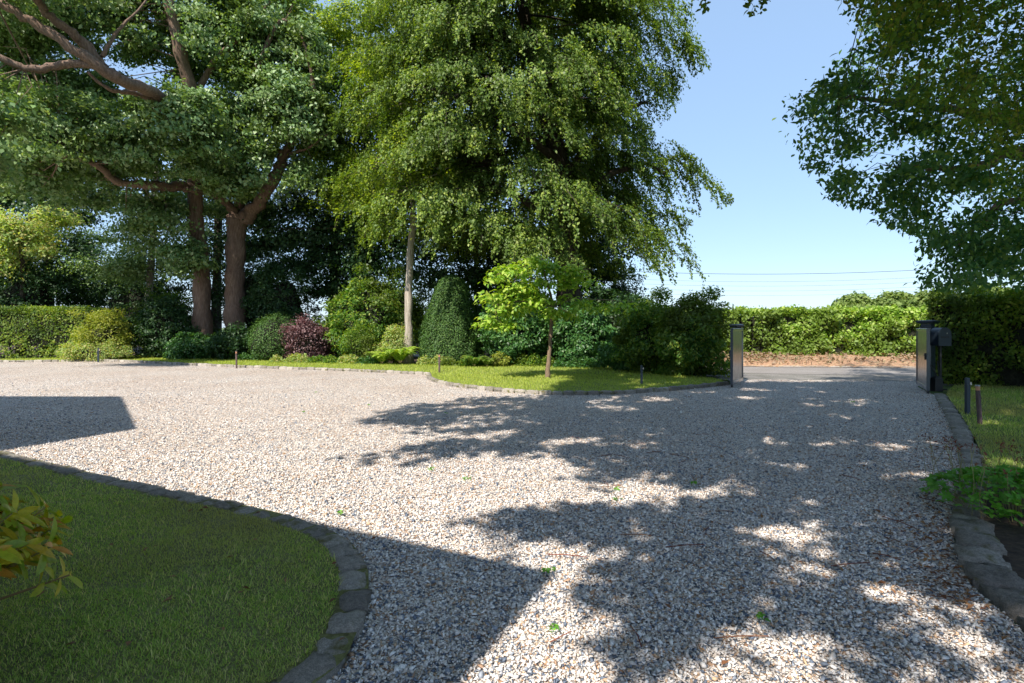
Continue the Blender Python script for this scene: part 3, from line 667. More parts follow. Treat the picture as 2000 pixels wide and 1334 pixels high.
S('laurel', 'green laurel with sunlit leaves, left of the pale trunk', 'shrub', 632, 800, 520, 695, 26.0, M_mid_leaf, .13, 15000, 1.6, amp=.45, core=.55)
S('azalea', 'thin light green azalea with bare stems beside the fern', 'shrub', 655, 745, 622, 700, 24.0, M_mid_leaf, .08, 3500, .8, up=.9, amp=.4, core=None, stems=9, dp=.8)
S('azalea', 'pale yellow-green azalea in front of the pale trunk', 'shrub', 738, 808, 622, 700, 23.6, M_pale_leaf, .08, 3500, .8, up=.9, amp=.4, core=None, stems=9, dp=.8)
S('rhododendron', 'dark rhododendron in shade behind the young tree, next to the yew cone', 'shrub', 930, 1095, 570, 700, 22.8, M_rhodo, .13, 12000, 1.4, amp=.35)
S('rhododendron', 'dark rhododendron in shade right of the young tree trunk', 'shrub', 1060, 1215, 585, 706, 22.0, M_rhodo, .13, 12000, 1.4, amp=.3)
S('rhododendron', 'shaded rhododendron between the young tree and the laurel by the gate', 'shrub', 1160, 1310, 655, 722, 19.8, M_rhodo, .12, 9000, 1.0, amp=.35)
S('holly', 'tall dark evergreen behind the rhododendrons, under the beech', 'shrub', 1120, 1330, 555, 700, 22.5, M_dark_leaf, .12, 15000, 1.3, amp=.35)
S('holly', 'dark evergreen behind the yew cone and young tree', 'shrub', 900, 1120, 560, 690, 25.5, M_dark_leaf, .12, 15000, 1.5, amp=.35)
S('laurel', 'tall laurel with yellowish leaves beside the left gate leaf', 'shrub', 1272, 1432, 556, 745, 17.6, M_mid_leaf, .11, 16000, 1.1, amp=.3, aspect=.45)
S('laurel', 'dark leafy laurel joining the gate laurel to the rhododendrons', 'shrub', 1200, 1345, 572, 735, 18.8, M_mid_leaf, .11, 13000, 1.1, amp=.3, aspect=.45)
S('shrub', 'small yellow-green seedling shrub in the bed right of the yew cone', 'shrub', 958, 1000, 685, 716, 21.6, M_gold_leaf, .09, 900, .4, core=None)
S('holly', 'dark evergreen mass at the back left above the clipped hedge', 'shrub', -60, 170, 470, 640, 31.0, M_dark_leaf, .14, 14000, 2.0, amp=.35, gz=.5)
S('holly', 'dark evergreen behind the golden shrub', 'shrub', 140, 400, 500, 660, 33.0, M_dark_leaf, .14, 12000, 2.0, amp=.4, gz=.5)
S('holly', 'high dark evergreen screen between the oaks and the dark ivy-clad trunk', 'shrub', 400, 600, 450, 690, 31.5, M_dark_leaf, .13, 12000, 1.5, amp=.45)
S('holly', 'tall dark evergreen just behind the pale trunk, left of the yew cone', 'shrub', 670, 870, 505, 695, 29.5, M_mid_leaf, .13, 15000, 1.5, amp=.45)
S('holly', 'dark evergreen between the yew cone and the beech trunk', 'shrub', 905, 1090, 470, 695, 28.5, M_dark_leaf, .13, 15000, 1.5, amp=.45)
S('holly', 'dark evergreen right of the beech trunk, under its hanging branches', 'shrub', 1085, 1270, 490, 695, 27.5, M_dark_leaf, .13, 15000, 1.5, amp=.45)
S('laurel', 'rounded dark evergreen behind the purple maple', 'shrub', 560, 700, 625, 700, 27.5, M_dark_leaf, .12, 8000, 1.4, amp=.3)

def ground_plants(label, u0, u1, v, h, m, size, n, dd=.5, cat='ground cover'):
    a, b = G(u0, v, .04), G(u1, v, .04); o = empty('low_plant', ((a[0] + b[0]) / 2, a[1] + .3, .03), label, cat, 'low plants along the lawn edge')
    k = max(2, int(abs(b[0] - a[0]) / .35)); P = []
    for i in range(k):
        c = np.array([a[0] + (b[0] - a[0]) * (i + rng.random()) / k, a[1] + .25 + dd * rng.random(), 0]); m_ = n // k; d_ = sphere_dirs(m_); d_[:, 2] = abs(d_[:, 2])
        P.append(c + d_ * np.array([.35, .3, h * rng.uniform(.7, 1.15)]) * (rng.random((m_, 1)) ** .4))
    P = np.vstack(P); P[:, 2] += .05; leaf_obj('foliage', P, m, o, size, .8, None, 0, .6, .55)
ground_plants('low blue-green plants between the bollard light and the clipped bush', 468, 530, 705, .5, M_rhodo, .09, 1500)
ground_plants('low pale leafy plants below the purple maple', 528, 600, 710, .45, M_pale_leaf, .08, 1500)
ground_plants('dark low foliage at the lawn edge under the maple', 590, 655, 711, .35, M_mid_leaf, .08, 1500)
ground_plants('cream-leaved low shrublet left of the ferns', 650, 692, 712, .5, M_pale_leaf, .09, 900)
ground_plants('spreading grey-green ground cover left of the fern clump', 684, 745, 713, .35, M_rhodo, .08, 1300)
ground_plants('low plants at the foot of the yew cone', 815, 880, 716, .45, M_pale_leaf, .08, 1300)
ground_plants('low green leaves right of the wooden bollard light', 868, 965, 717, .40, M_mid_leaf, .09, 2000)
ground_plants('shaded low plants behind the young tree trunk', 1000, 1090, 717, .5, M_mid_leaf, .08, 2200)
ground_plants('shaded leafy plants at the lawn edge right of the young tree', 1090, 1190, 720, .45, M_rhodo, .09, 2200)
ground_plants('low foliage under the laurel by the gate', 1290, 1420, 735, .35, M_mid_leaf, .08, 2200)

def fern(label, u, v, n_fr, L):
    c = G(u, v, .04) + np.array([0, .3, 0]); o = empty('fern', c, label, 'fern', 'ferns in the bed'); C, D, N, LL = [], [], [], []; mb = MB()
    for i in range(n_fr):
        a = 2 * math.pi * i / n_fr + random.uniform(-.2, .2); l_ = L * random.uniform(.7, 1.1); dirn = np.array([math.cos(a), math.sin(a), 0]); pts = []
        for s in np.linspace(0, 1, 16):
            pts.append(c + dirn * l_ * (s * .85) + np.array([0, 0, l_ * (1.65 * s - 1.15 * s * s)]))
        pts = np.array(pts); mb.tube(pts[::3], .006, 3, False); T = nrm(np.gradient(pts, axis=0)); Sd = nrm(np.cross(T, [0, 0, 1.0]))
        for k in range(2, 16):
            wd = l_ * .2 * math.sin(math.pi * min(1, (k + 1) / 16) ** .8) + .02
            for sg in (-1, 1):
                dd = nrm(Sd[k] * sg + T[k] * .35); C.append(pts[k] + dd * wd * .5); D.append(dd); N.append(np.cross(T[k], Sd[k]) * -1); LL.append(wd)
    C, D, N, LL = map(np.array, (C, D, N, LL)); N = nrm(N - D * (N * D).sum(-1, keepdims=True)); V, Fq = leaves_quads(C, N, D, LL * 1.1, np.full(len(LL), L * .06), .02)
    link('frond', np_mesh('frond', V, Fq, rng.random(len(C))), M_lime_leaf if 'light' in label else M_mid_leaf, o); mb.build('stalk', M_stalk, o)
fern('large light green fern left of the bollard light at the lawn tip', 778, 713, 34, 1.15)
fern('smaller light green fern just left of the largest one', 742, 713, 22, .85)
fern('fern arching at the right foot of the yew cone', 925, 718, 20, .75)
fern('small fern between the yew cone and the young tree', 950, 718, 14, .6)

# yew cone
c = W(882, 700, 23.6); yc = empty('yew_cone', (c[0], c[1], .03), 'tall dark yew clipped into a rounded cone, left of the young tree', 'topiary')
n = 52000; h = W(882, 536, 23.6)[2] - .05; z = rng.random(n) ** 1.15; a = rng.uniform(0, 2 * np.pi, n)
prof = np.interp(z, [0, .12, .4, .65, .85, .95, 1], [1.32, 1.42, 1.28, 1.02, .72, .46, .08]); rr = prof * (1 - .16 * rng.random(n) ** 1.5) * (1 + .04 * np.sin(5 * a + 9 * z) + .03 * np.sin(11 * a - 14 * z)) + rng.normal(size=n) * .025
C = np.stack([c[0] + rr * np.cos(a), c[1] + rr * np.sin(a), .03 + z * h], -1); dr = np.stack([np.cos(a), np.sin(a), np.full(n, .35)], -1)
leaf_obj('foliage', C, M_yew, yc, .075, .5, dr, 1.0, .55, .42)
mb = MB(); mb.lathe((c[0], c[1], -.02), [(1.08, 0), (1.18, .12 * h), (1.05, .4 * h), (.80, .65 * h), (.5, .85 * h), (.15, .93 * h)], 18); mb.build('dark_core', M_core, yc)  # added dark solid inside the yew, blocks light through its leaves

# hedges
def hedge(label, line, width, ztop, m, size, dens, z0=.05, gappy=0.0, topamp=.05, rnd=.6, bulge=.12, core=True, name='hedge', ztop2=None, aspect=.55):
    L = np.asarray(line, float); seg = np.linalg.norm(np.diff(L, axis=0), axis=1); s = np.concatenate([[0], np.cumsum(seg)]); tot = s[-1]; T = nrm(np.diff(L, axis=0))
    o = empty(name, (L[0][0], L[0][1], 0), label, 'hedge')
    H = ztop - z0; n_side = int(tot * H * dens); n_top = int(tot * width * dens)
    def at_(q, off):
        i = np.clip(np.searchsorted(s, q) - 1, 0, len(T) - 1); base = np.stack([np.interp(q, s, L[:, 0]), np.interp(q, s, L[:, 1])], -1)
        return base + np.stack([-T[i, 1], T[i, 0]], -1) * off[:, None], T[i]
    P, O = [], []
    lump = lambda q, z: bulge * (np.sin(q * 2.1 + 1.3 * np.sin(z * 2)) * .5 + np.sin(q * 5.3 + z * 4) * .3 + np.sin(z * 6 - q * 1.7) * .3)
    for sd_ in (-1, 1):
        q = rng.uniform(0, tot, n_side); z = z0 + H * rng.random(n_side); 
        off = sd_ * (width / 2 + lump(q, z) - .30 * rng.random(n_side) ** 1.4)
        b, t_ = at_(q, off); P.append(np.column_stack([b, z])); O.append(np.column_stack([-t_[:, 1] * sd_, t_[:, 0] * sd_, 0 * z]))
    q = rng.uniform(0, tot, n_top); off = rng.uniform(-.5, .5, n_top) * width; b, t_ = at_(q, off)
    zt = ztop + (0 if ztop2 is None else (ztop2 - ztop) * q / tot) + topamp * (np.sin(q * 3.1) + np.sin(q * 7.7) + rng.normal(size=n_top)) * .7 - .25 * rng.random(n_top) ** 1.5
    P.append(np.column_stack([b, zt])); O.append(np.tile([0, 0, 1.0], (n_top, 1)))
    P, O = np.vstack(P), np.vstack(O)
    if gappy:
        g_ = np.sin(P[:, 0] * 3 + P[:, 1] * 2) * np.sin(P[:, 2] * 5 + P[:, 0] * 1.7); low = (P[:, 2] - z0) / H < .45
        keep = ~(low & (g_ > .5 - gappy) & (rng.random(len(P)) < .8)); P, O = P[keep], O[keep]
    leaf_obj('foliage', P, m, o, size, .4, O, .9, rnd, aspect)
    for q in np.arange(.3, tot, .8 if tot < 30 else 99):
        b, _ = at_(np.array([q]), np.array([rng.normal() * .1])); b = b[0]; mb = MB(); mb.tube([(b[0], b[1], z0 - .2), (b[0] + rng.normal() * .08, b[1] + rng.normal() * .08, z0 + H * .5), (b[0] + rng.normal() * .2, b[1], ztop - .2)], [.035, .025, .01], 5, False); mb.build('stem', M_bark_dark, o)
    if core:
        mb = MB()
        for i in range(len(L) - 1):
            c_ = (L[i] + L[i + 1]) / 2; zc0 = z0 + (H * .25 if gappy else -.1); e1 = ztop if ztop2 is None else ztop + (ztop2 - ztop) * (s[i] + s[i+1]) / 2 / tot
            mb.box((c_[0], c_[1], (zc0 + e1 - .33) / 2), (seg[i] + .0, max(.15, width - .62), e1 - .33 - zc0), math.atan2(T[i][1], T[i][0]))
        mb.build('dark_core', M_core, o)  # added dark boxes stand in for the shaded inside of the hedge
    return o
hedge('clipped yellow-green box-cut hedge at the far left of the drive', [(-37, 27.2), (-29, 27.2), (-21.5, 27.6)], 1.3, 2.65, M_boxhedge, .10, 420, gappy=.35, bulge=.1)
ho = offset(rc, 5.1)
hedge('long sunlit hornbeam hedge across the road beyond the open gate', ho[(ho[:, 0] > -8) & (ho[:, 0] < 36)][::4], 1.7, 2.42, M_hedge, .14, 460, z0=.28, topamp=.09, rnd=1.0, bulge=.32, aspect=.62)
hedge('tall dark shaded hedge right of the gate behind the two small bollard lights', [(12.6, 16.0), (14.1, 13.8), (16.8, 10.2), (19.5, 5)], 1.6, 2.5, M_boxhedge, .10, 850, topamp=.16, rnd=.9, bulge=.38, ztop2=3.0)

# far trees beyond the hedge
def bushy(name, label, blobs, m, size, per, cr, nodes, trunk_pts, r0, bark, group=None, cat='tree', r1=.05):
    base = trunk_pts[0]; o = empty(name, base, label, cat, group); mb = MB(); S_ = limb(mb, trunk_pts, r0, r1, 8, .02, 5, .3)
    mb.build('trunk', bark, o)
    P, O = clumps_in(blobs); Lp, Lo, _ = spray(P, O, per, cr); leaf_obj('crown', Lp, m, o, size, .5, Lo, .5, .7)
    return o
for i, (u, v, wd, lb_) in enumerate([(1668, 580, 58, 'small round distant tree top showing above the far hedge, leftmost of three'), (1745, 577, 62, 'distant tree top in the middle of three above the far hedge'), (1825, 571, 75, 'largest distant tree top above the far hedge, nearest the right tree'), (1930, 560, 80, 'pale distant tree top above the right hedge, beneath the overhanging crown')]):
    d = 60.0; c = W(u, v, d); r_ = wd / F * d / 2 * 1.15
    bushy('distant_tree', lb_, [((c[0], d, c[2] - r_ * .7), (r_, r_ * .9, r_ * .9), 240)], M_far_leaf, .42, 30, .40, None, [(c[0], d, -.1), (c[0] + .1, d, c[2] * .5), (c[0], d, c[2] - r_ * .5)], .3, M_bark_dark, 'distant trees beyond the far hedge')

# power lines on poles
poles = []
for x, lb_ in ((-40, 'wooden power line pole standing far off behind the left trees'), (25, 'wooden power line pole hidden behind the beech crown'), (112, 'wooden power line pole standing far off behind the right tree')):
    po = empty('power_pole', (x, 130, 0), lb_, 'utility pole', 'power line poles'); mb = MB(); mb.tube([(x, 130, -.5), (x, 130, 15.9)], [.18, .12], 10); mb.build('pole', M_bark_dark, po)
    for zc in (15.5, 12.6): mb = MB(); mb.box((x, 130, zc), (.12, 2.4, .14)); mb.build('crossarm', M_bark_dark, po)
for k, (zz, y_, r_, lb_) in enumerate([(15.62, 129.4, .05, 'thick dark power wire, topmost across the sky above the far hedge'), (13.9, 130.6, .022, 'thin power wire, second from the top'), (12.72, 129.3, .022, 'thin power wire, third from the top'), (11.6, 130, .02, 'thin power wire, fourth from the top'), (10.5, 130, .018, 'thinnest power wire, lowest across the sky')]):
    mb = MB()
    for x0, x1 in ((-40, 25), (25, 112)):
        xs = np.linspace(x0, x1, 25); mb.tube([(x, y_, zz + (x - 50) * .012 - 1.3 * (1 - ((2 * x - x0 - x1) / (x1 - x0)) ** 2)) for x in xs], r_, 4, False)
    tag(mb.build('power_wire', M_wire), lb_, 'wire', 'power wires')

# ------------------------------------------------------------------ trees
def pix(P):
    y = np.maximum(P[:, 1], .05); return U0 + P[:, 0] / y * F, V0 - (P[:, 2] - CAM_H) / y * F
def near_lines(C, lines, px):
    """leaves that would hang right in front of a bare stretch of limb (few leaves grow there)"""
    u, v = pix(C); hit = np.zeros(len(C), bool)
    for L in lines:
        L = np.array(L, float)
        for a, b in zip(L[:-1], L[1:]):
            t_ = np.clip(((u - a[0]) * (b[0] - a[0]) + (v - a[1]) * (b[1] - a[1])) / max(1, (b[0] - a[0]) ** 2 + (b[1] - a[1]) ** 2), 0, 1)
            dd = np.hypot(u - a[0] - t_ * (b[0] - a[0]), v - a[1] - t_ * (b[1] - a[1])); hit |= (dd < px) & (C[:, 1] < a[2] + t_ * (b[2] - a[2]) + .6)
    return hit
def pb(u, v, d, ru, rv, rd, n): c = W(u, v, d); return (c, (ru / F * d, rd, rv / F * d), n)

def crown_tree(name, label, trunk, r0, r1, limbs, blobs, m, size, per, cr, bark, group=None, bare=None, flat=.45, aspect=.62, up=.5, twf=.35, droop=.3, rnd=.7, core=False, split=None):
    base = W(*trunk[0]) if len(trunk[0]) == 3 else trunk[0]
    t3 = [W(*q) for q in trunk]; t3[0][2] = -.1
    o = empty(name, (t3[0][0], t3[0][1], 0), label, 'tree', group)
    mb = MB(); S_ = limb(mb, t3, r0, r1, 14, .0, 6, .35); nodes = [S_[len(S_) // 3:]]; mb.build('trunk', bark, o, True)
    for lp, a, b in limbs:
        mb = MB(); S2 = limb(mb, [W(*q) for q in lp], a, b, 9, a * .12, 6); nodes.append(S2); mb.build('limb', bark, o, True)
    nodes = np.vstack(nodes)
    P, O = clumps_in(blobs); mb = MB(); twigs(mb, P, nodes, .012, twf)
    if mb.v: mb.build('branches', bark, o)
    C, Od, idx = spray(P, O, per, cr, flat)
    if bare: 
        hit = near_lines(C, bare[0], bare[1]) & (rng.random(len(C)) < bare[2]); C, Od = C[~hit], Od[~hit]
    leaf_obj('crown', C, m, o, size, up, Od, .8, rnd * .8, aspect, droop)
    return o

OAK_BARE = ([[(395, 640, 28.5), (393, 540, 28.5)], [(460, 640, 29), (458, 500, 29), (462, 430, 29)], [(385, 450, 28), (382, 370, 28)], [(465, 425, 29), (515, 390, 28.6), (540, 340, 28), (556, 300, 27.6)],
             [(310, 185, 23), (230, 150, 21), (150, 100, 20), (70, 45, 19.5)], [(220, 140, 21), (130, 125, 20), (60, 132, 19.5), (0, 112, 19)], [(200, 95, 21), (130, 55, 20), (70, 0, 19.5)],
             [(380, 362, 28), (300, 362, 26), (235, 357, 25), (190, 325, 24)], [(380, 160, 26), (362, 120, 25.5), (345, 95, 25)]], 15, .93)
crown_tree('oak_tree', 'big oak on the left, slightly twisted trunk, long bare limbs reaching to the top left',
    [(396, 700, 28.5), (396, 640, 28.5), (392, 520, 28.5), (382, 430, 28.2), (383, 350, 28), (386, 290, 27), (378, 200, 26), (352, 100, 25), (330, 10, 24.5), (300, -80, 24)], .47, .2,
    [([(386, 300, 27.2), (350, 230, 25), (310, 187, 23), (230, 152, 21), (150, 100, 20), (70, 45, 19.5), (-10, 5, 19)], .29, .13),
     ([(235, 150, 21), (180, 128, 20.4), (130, 125, 20), (60, 135, 19.5), (0, 112, 19), (-60, 90, 18.5)], .17, .10),
     ([(205, 135, 20.8), (165, 85, 20.4), (130, 55, 20), (85, 20, 19.6), (60, -30, 19)], .2, .12),
     ([(322, 200, 23.4), (262, 183, 22.3), (215, 175, 21.5), (170, 140, 21)], .13, .05),
     ([(200, 110, 20.6), (230, 60, 21), (270, 20, 21.5), (300, -20, 22)], .08, .02),
     ([(384, 366, 28), (340, 365, 27), (300, 362, 26), (235, 357, 25), (190, 325, 24), (120, 300, 23)], .27, .1),
     ([(378, 190, 26), (420, 120, 26), (480, 60, 26), (530, 0, 26)], .18, .04)],
    [pb(60, 90, 25.5, 170, 120, 2.2, 55), pb(200, 10, 25, 180, 90, 2.5, 55), pb(380, 40, 26, 150, 110, 2.3, 60), pb(80, 250, 23.5, 170, 80, 2.0, 60), pb(290, 270, 24.5, 150, 90, 2.0, 65),
     pb(120, 170, 26, 170, 60, 1.5, 45), pb(20, 20, 24, 120, 70, 2, 40), pb(-60, 230, 18.5, 110, 120, 2.0, 34), pb(230, 60, 19, 90, 60, .8, 0), pb(60, -90, 18.5, 160, 60, 1.5, 26), pb(120, 340, 26, 150, 60, 2, 40), pb(300, 420, 27, 90, 70, 1.2, 26), pb(20, -40, 21, 170, 60, 2, 20), pb(340, 210, 24, 90, 45, 1.2, 24), pb(415, 330, 26.5, 60, 50, 1, 16), pb(375, 500, 27.4, 45, 45, .6, 10)],
    M_oak_leaf, .17, 300, .44, M_bark_oak, 'big oaks', OAK_BARE)
crown_tree('oak_tree', 'big oak with a stout straight trunk forking low into a thick right-leaning limb',
    [(462, 700, 29), (460, 640, 29), (458, 540, 29), (462, 440, 29), (468, 420, 29)], .52, .47,
    [([(470, 432, 29), (500, 405, 28.8), (530, 362, 28.3), (548, 322, 27.8), (556, 300, 27.6), (590, 240, 27), (615, 190, 26.5), (600, 110, 26), (585, 50, 26)], .40, .03),
     ([(466, 432, 29), (440, 395, 28.6), (405, 375, 28), (360, 372, 27)], .26, .12),
     ([(463, 430, 29), (475, 360, 29.5), (470, 250, 29.5), (500, 130, 29), (530, 20, 29)], .26, .04),
     ([(556, 300, 27.6), (520, 285, 27), (480, 262, 26.5)], .13, .05), ([(556, 302, 27.6), (600, 290, 27), (640, 262, 26.5)], .10, .02),
     ([(500, 140, 26), (540, 50, 26), (570, 40, 26)], .12, .06)],
    [pb(500, 210, 26.5, 130, 90, 1.8, 60), pb(560, 90, 27, 110, 110, 2, 45), pb(450, 120, 28, 120, 100, 2, 40), pb(520, 330, 27, 100, 50, 1.5, 30), pb(470, 20, 27, 140, 80, 2, 35), pb(610, 230, 27, 60, 60, 1.4, 16), pb(450, 380, 30, 110, 60, 1.5, 25)],
    M_oak_leaf, .17, 300, .44, M_bark_oak, 'big oaks', OAK_BARE)

# trees farther back
crown_tree('evergreen_tree', 'dark dense tree far left behind the clipped hedge', [(95, 650, 34), (95, 500, 34), (100, 380, 34), (95, 200, 34)], .3, .15, [],
    [pb(60, 380, 34, 190, 110, 2, 80), pb(120, 520, 34, 170, 75, 1.6, 60), pb(-40, 500, 35, 120, 100, 2, 40)], M_dark_leaf, .17, 300, .55, M_bark_dark, 'trees in the back row')
crown_tree('field_maple', 'lighter yellow-green tree catching the sun at the far left edge', [(40, 650, 30), (45, 560, 30), (40, 450, 30)], .18, .1, [],
    [pb(25, 470, 29.5, 90, 75, 1.2, 42), pb(90, 430, 30, 60, 40, 1, 14)], M_pale_leaf, .15, 240, .45, M_bark_dark, 'trees in the back row', up=.7)
crown_tree('slender_tree', 'thin pale trunk between the far left tree and the left oak', [(287, 690, 31), (292, 560, 31), (298, 470, 31), (304, 380, 31), (306, 330, 31), (300, 250, 31)], .2, .1,
    [([(300, 420, 31), (286, 390, 31), (280, 350, 31)], .07, .03)], [pb(250, 510, 30, 90, 40, 1.3, 34), pb(330, 480, 31, 70, 70, 1.4, 16), pb(260, 440, 32, 90, 60, 1.4, 14)], M_oak_leaf, .13, 200, .42, M_bark_pale, 'trees in the back row', bare=([[(290, 580, 31), (298, 470, 31), (306, 330, 31)]], 10, .9))
crown_tree('evergreen_tree', 'ivy-clad dark trunk behind the oak and beech, left of the pale trunk', [(716, 690, 30), (716, 560, 30), (722, 420, 30), (715, 250, 30)], .30, .2, [],
    [pb(700, 330, 31, 120, 110, 2, 60), pb(620, 200, 31, 110, 120, 2, 40), pb(800, 200, 31, 130, 140, 2, 40), pb(716, 470, 29.6, 22, 90, .5, 40), pb(560, 440, 31, 75, 85, 1.5, 40), pb(640, 440, 31, 70, 70, 1.5, 34), pb(625, 520, 31, 45, 50, 1.0, 12), pb(675, 540, 30.5, 50, 50, 1, 18), pb(760, 470, 31, 60, 60, 1.5, 24)], M_dark_leaf, .16, 260, .5, M_bark_dark, 'trees in the back row')
crown_tree('evergreen_tree', 'dark tree filling in behind the middle of the beech crown', [(930, 690, 31), (930, 500, 31), (935, 250, 31)], .16, .1, [],
    [pb(930, 260, 31, 150, 150, 2, 65), pb(1100, 300, 31, 110, 180, 2, 55), pb(1000, 80, 31, 200, 120, 2, 50), pb(900, 450, 30, 90, 60, 1.5, 40), pb(850, 520, 29, 60, 40, 1, 13), pb(930, 530, 29, 60, 35, 1, 12), pb(1010, 470, 30, 80, 70, 1.5, 34), pb(1150, 470, 30, 100, 70, 1.5, 44)], M_dark_leaf, .16, 260, .5, M_bark_dark, 'trees in the back row')
crown_tree('evergreen_tree', 'dark tree between the two oak trunks and the sky behind', [(420, 690, 34), (425, 500, 34), (430, 250, 34)], .3, .2, [],
    [pb(430, 480, 34, 120, 100, 1.6, 40), pb(350, 300, 34, 170, 130, 2, 50), pb(540, 250, 34, 120, 150, 2, 40)], M_dark_leaf, .17, 240, .55, M_bark_dark, 'trees in the back row')

# hanging strands (beech, birch)
def strands(P, O, length, step, spread, outk=.5):
    """each strand leaves the crown outward and then hangs; returns leaf centres and strand lines"""
    C, Ou, lines = [], [], []
    for p_, o_ in zip(P, O):
        L = length * random.uniform(.5, 1.5); n = max(6, int(L / step)); s = np.linspace(0, 1, n)[:, None]; h = np.array([o_[0], o_[1], 0]); h /= max(.2, np.linalg.norm(h))
        line = p_ + h * L * outk * np.sqrt(s) + np.array([0, 0, -1.0]) * L * (s ** 1.6) + np.cumsum(rng.normal(size=(n, 3)) * .03, axis=0)
        k = rng.integers(4, 7); rep = np.repeat(line, k, 0); C.append(rep + rng.normal(size=rep.shape) * spread * np.array([1, 1, .7]) * np.repeat(1.15 - .8 * s, k, 0)); Ou.append(np.tile(o_, (len(rep), 1))); lines.append(line)
    return np.vstack(C), np.vstack(Ou), lines
bx, by = W(1005, 640, 24.5)[:2]
be = empty('weeping_beech', (W(1112, 640, 24.5)[0], 24.5, 0), 'huge weeping beech in the middle with hanging branch tips against the sky', 'tree')
mb = MB(); tp = [W(1112, 700, 24.5), W(1112, 600, 24.5), W(1108, 480, 24.5), W(1100, 350, 24.5), W(1060, 200, 24.5), W(1030, 60, 24.5), W(1010, -60, 24.5)]; tp[0][2] = -.1
S_ = limb(mb, tp, .62, .2, 14, 0, 6, .4); mb.build('trunk', M_bark_dark, be, True); nodes = [S_[8:]]
for lp in ([(1100, 350, 24.5), (1180, 250, 24), (1230, 210, 24), (1265, 200, 24)], [(1106, 420, 24.5), (1180, 350, 24), (1250, 320, 24), (1300, 340, 24)], [(1095, 320, 24.5), (980, 230, 23), (860, 180, 22.5), (740, 170, 23)],
           [(1050, 180, 24.5), (1160, 80, 24), (1260, 20, 24)], [(1060, 200, 24.5), (1000, 170, 22), (950, 150, 21)], [(1040, 100, 24.5), (900, 20, 24), (800, -20, 24)], [(1106, 450, 24.5), (1000, 380, 24), (920, 370, 23.5)]):
    mb = MB(); nodes.append(limb(mb, [W(*q) for q in lp], .2, .06, 7, .03, 5)); mb.build('limb', M_bark_dark, be, True)
nodes = np.vstack(nodes)
Pb, Ob, boughs = [], [], []
for i in range(235):
    a = rng.uniform(0, 2 * np.pi); z0 = rng.uniform(5.4, 20.5); a += .0
    Rz = np.interp(z0, [3, 6, 9, 12, 15, 18, 20], [6.6, 7.6, 8.0, 8.1, 7.7, 7.0, 5.5]) * rng.uniform(.72, 1.04)
    drop = rng.uniform(1.4, 3.6); m = 30; s = rng.uniform(.22, 1, m) ** .8; lat = rng.uniform(-1, 1, m) * (.35 + 1.15 * np.sin(np.pi * np.minimum(1, s * .9)))
    rad = Rz * s; ca, sa = math.cos(a), math.sin(a); zz = z0 + 1.0 * s - drop * s ** 2.2 - .22 * np.abs(lat) ** 1.5 + rng.normal(size=m) * .07
    Pb.append(np.stack([bx + rad * ca - lat * sa, by + .62 * (rad * sa + lat * ca), zz], -1)); Ob.append(np.stack([ca - lat * .5 * sa, sa + lat * .5 * ca, 0 * lat], -1))
    sl = np.linspace(.12, .95, 9); mbp = np.stack([bx + Rz * sl * ca, by + .62 * Rz * sl * sa, z0 + 1.0 * sl - drop * sl ** 2.2], -1); boughs.append(mbp)
P, O = np.vstack(Pb), nrm(np.vstack(Ob)); u, v = pix(P)
ub = np.interp(v, [-100, 0, 60, 130, 200, 260, 300, 350, 400, 450, 500, 560], [1315, 1320, 1330, 1350, 1285, 1255, 1280, 1310, 1340, 1280, 1280, 1290])
lbn = np.interp(v, [-100, 0, 100, 200, 300, 400, 500, 560], [690, 640, 620, 600, 590, 590, 600, 760])
vmax = np.interp(u, [600, 700, 800, 880, 960, 1050, 1150, 1250, 1400], [530, 520, 450, 470, 490, 510, 530, 520, 470])
k = (u < ub) & (u > lbn) & (v < vmax); P, O = P[k], O[k]
def beech_edge(v): return np.interp(v, [-100, 0, 60, 130, 180, 260, 300, 350, 395, 420, 450, 500, 545, 600], [1345, 1345, 1350, 1385, 1330, 1295, 1350, 1390, 1440, 1360, 1335, 1350, 1375, 1375])
ex = np.array([W(a, q, 24.3) for a, q in [(1290, 290), (1310, 295), (1330, 310), (1350, 325), (1372, 335), (1390, 350), (1300, 420), (1320, 440), (1335, 470), (1330, 495), (1290, 160), (1320, 90), (1340, 100), (1325, 15), (1270, 450), (1250, 480)] for _ in range(9)])
ex = ex + rng.normal(size=ex.shape) * np.array([.22, .6, .16]); C, Od, lines = strands(P, O, .85, .07, .13, .7); C2, Od2, ln2 = strands(ex, np.tile([.9, -.1, 0], (len(ex), 1)), 1.15, .06, .07, .75)
C, Od, lines = np.vstack([C, C2]), np.vstack([Od, Od2]), lines + ln2
lines = [l for l in lines if (pix(l)[0] < beech_edge(pix(l)[1]) - 5).all()]
u, v = pix(C); hit = near_lines(C, [[(798, 690, 23.5), (800, 560, 23.5), (805, 400, 23.5)]], 11) & (rng.random(len(C)) < .9)
ub2 = np.interp(v, [-100, 0, 60, 130, 180, 260, 300, 350, 395, 420, 450, 500, 545, 600], [1345, 1345, 1350, 1385, 1330, 1295, 1350, 1390, 1440, 1360, 1335, 1350, 1375, 1375]) + rng.normal(size=len(u)) * 6
k = ~hit & (u < ub2); C, Od = C[k], Od[k]
sunny = np.clip((1010 - pix(C)[0]) / 500 + .35 + .18 * rng.normal(size=len(C)), 0, 1)
leaf_obj('crown', C, M_weep_leaf, be, .118, .7, Od, .8, .55, .6, .8, rv=np.clip(sunny * .0 + rng.random(len(C)), 0, 1))
mb = MB()
for l in lines[::2]: mb.tube(l[::4], .008, 3, False)
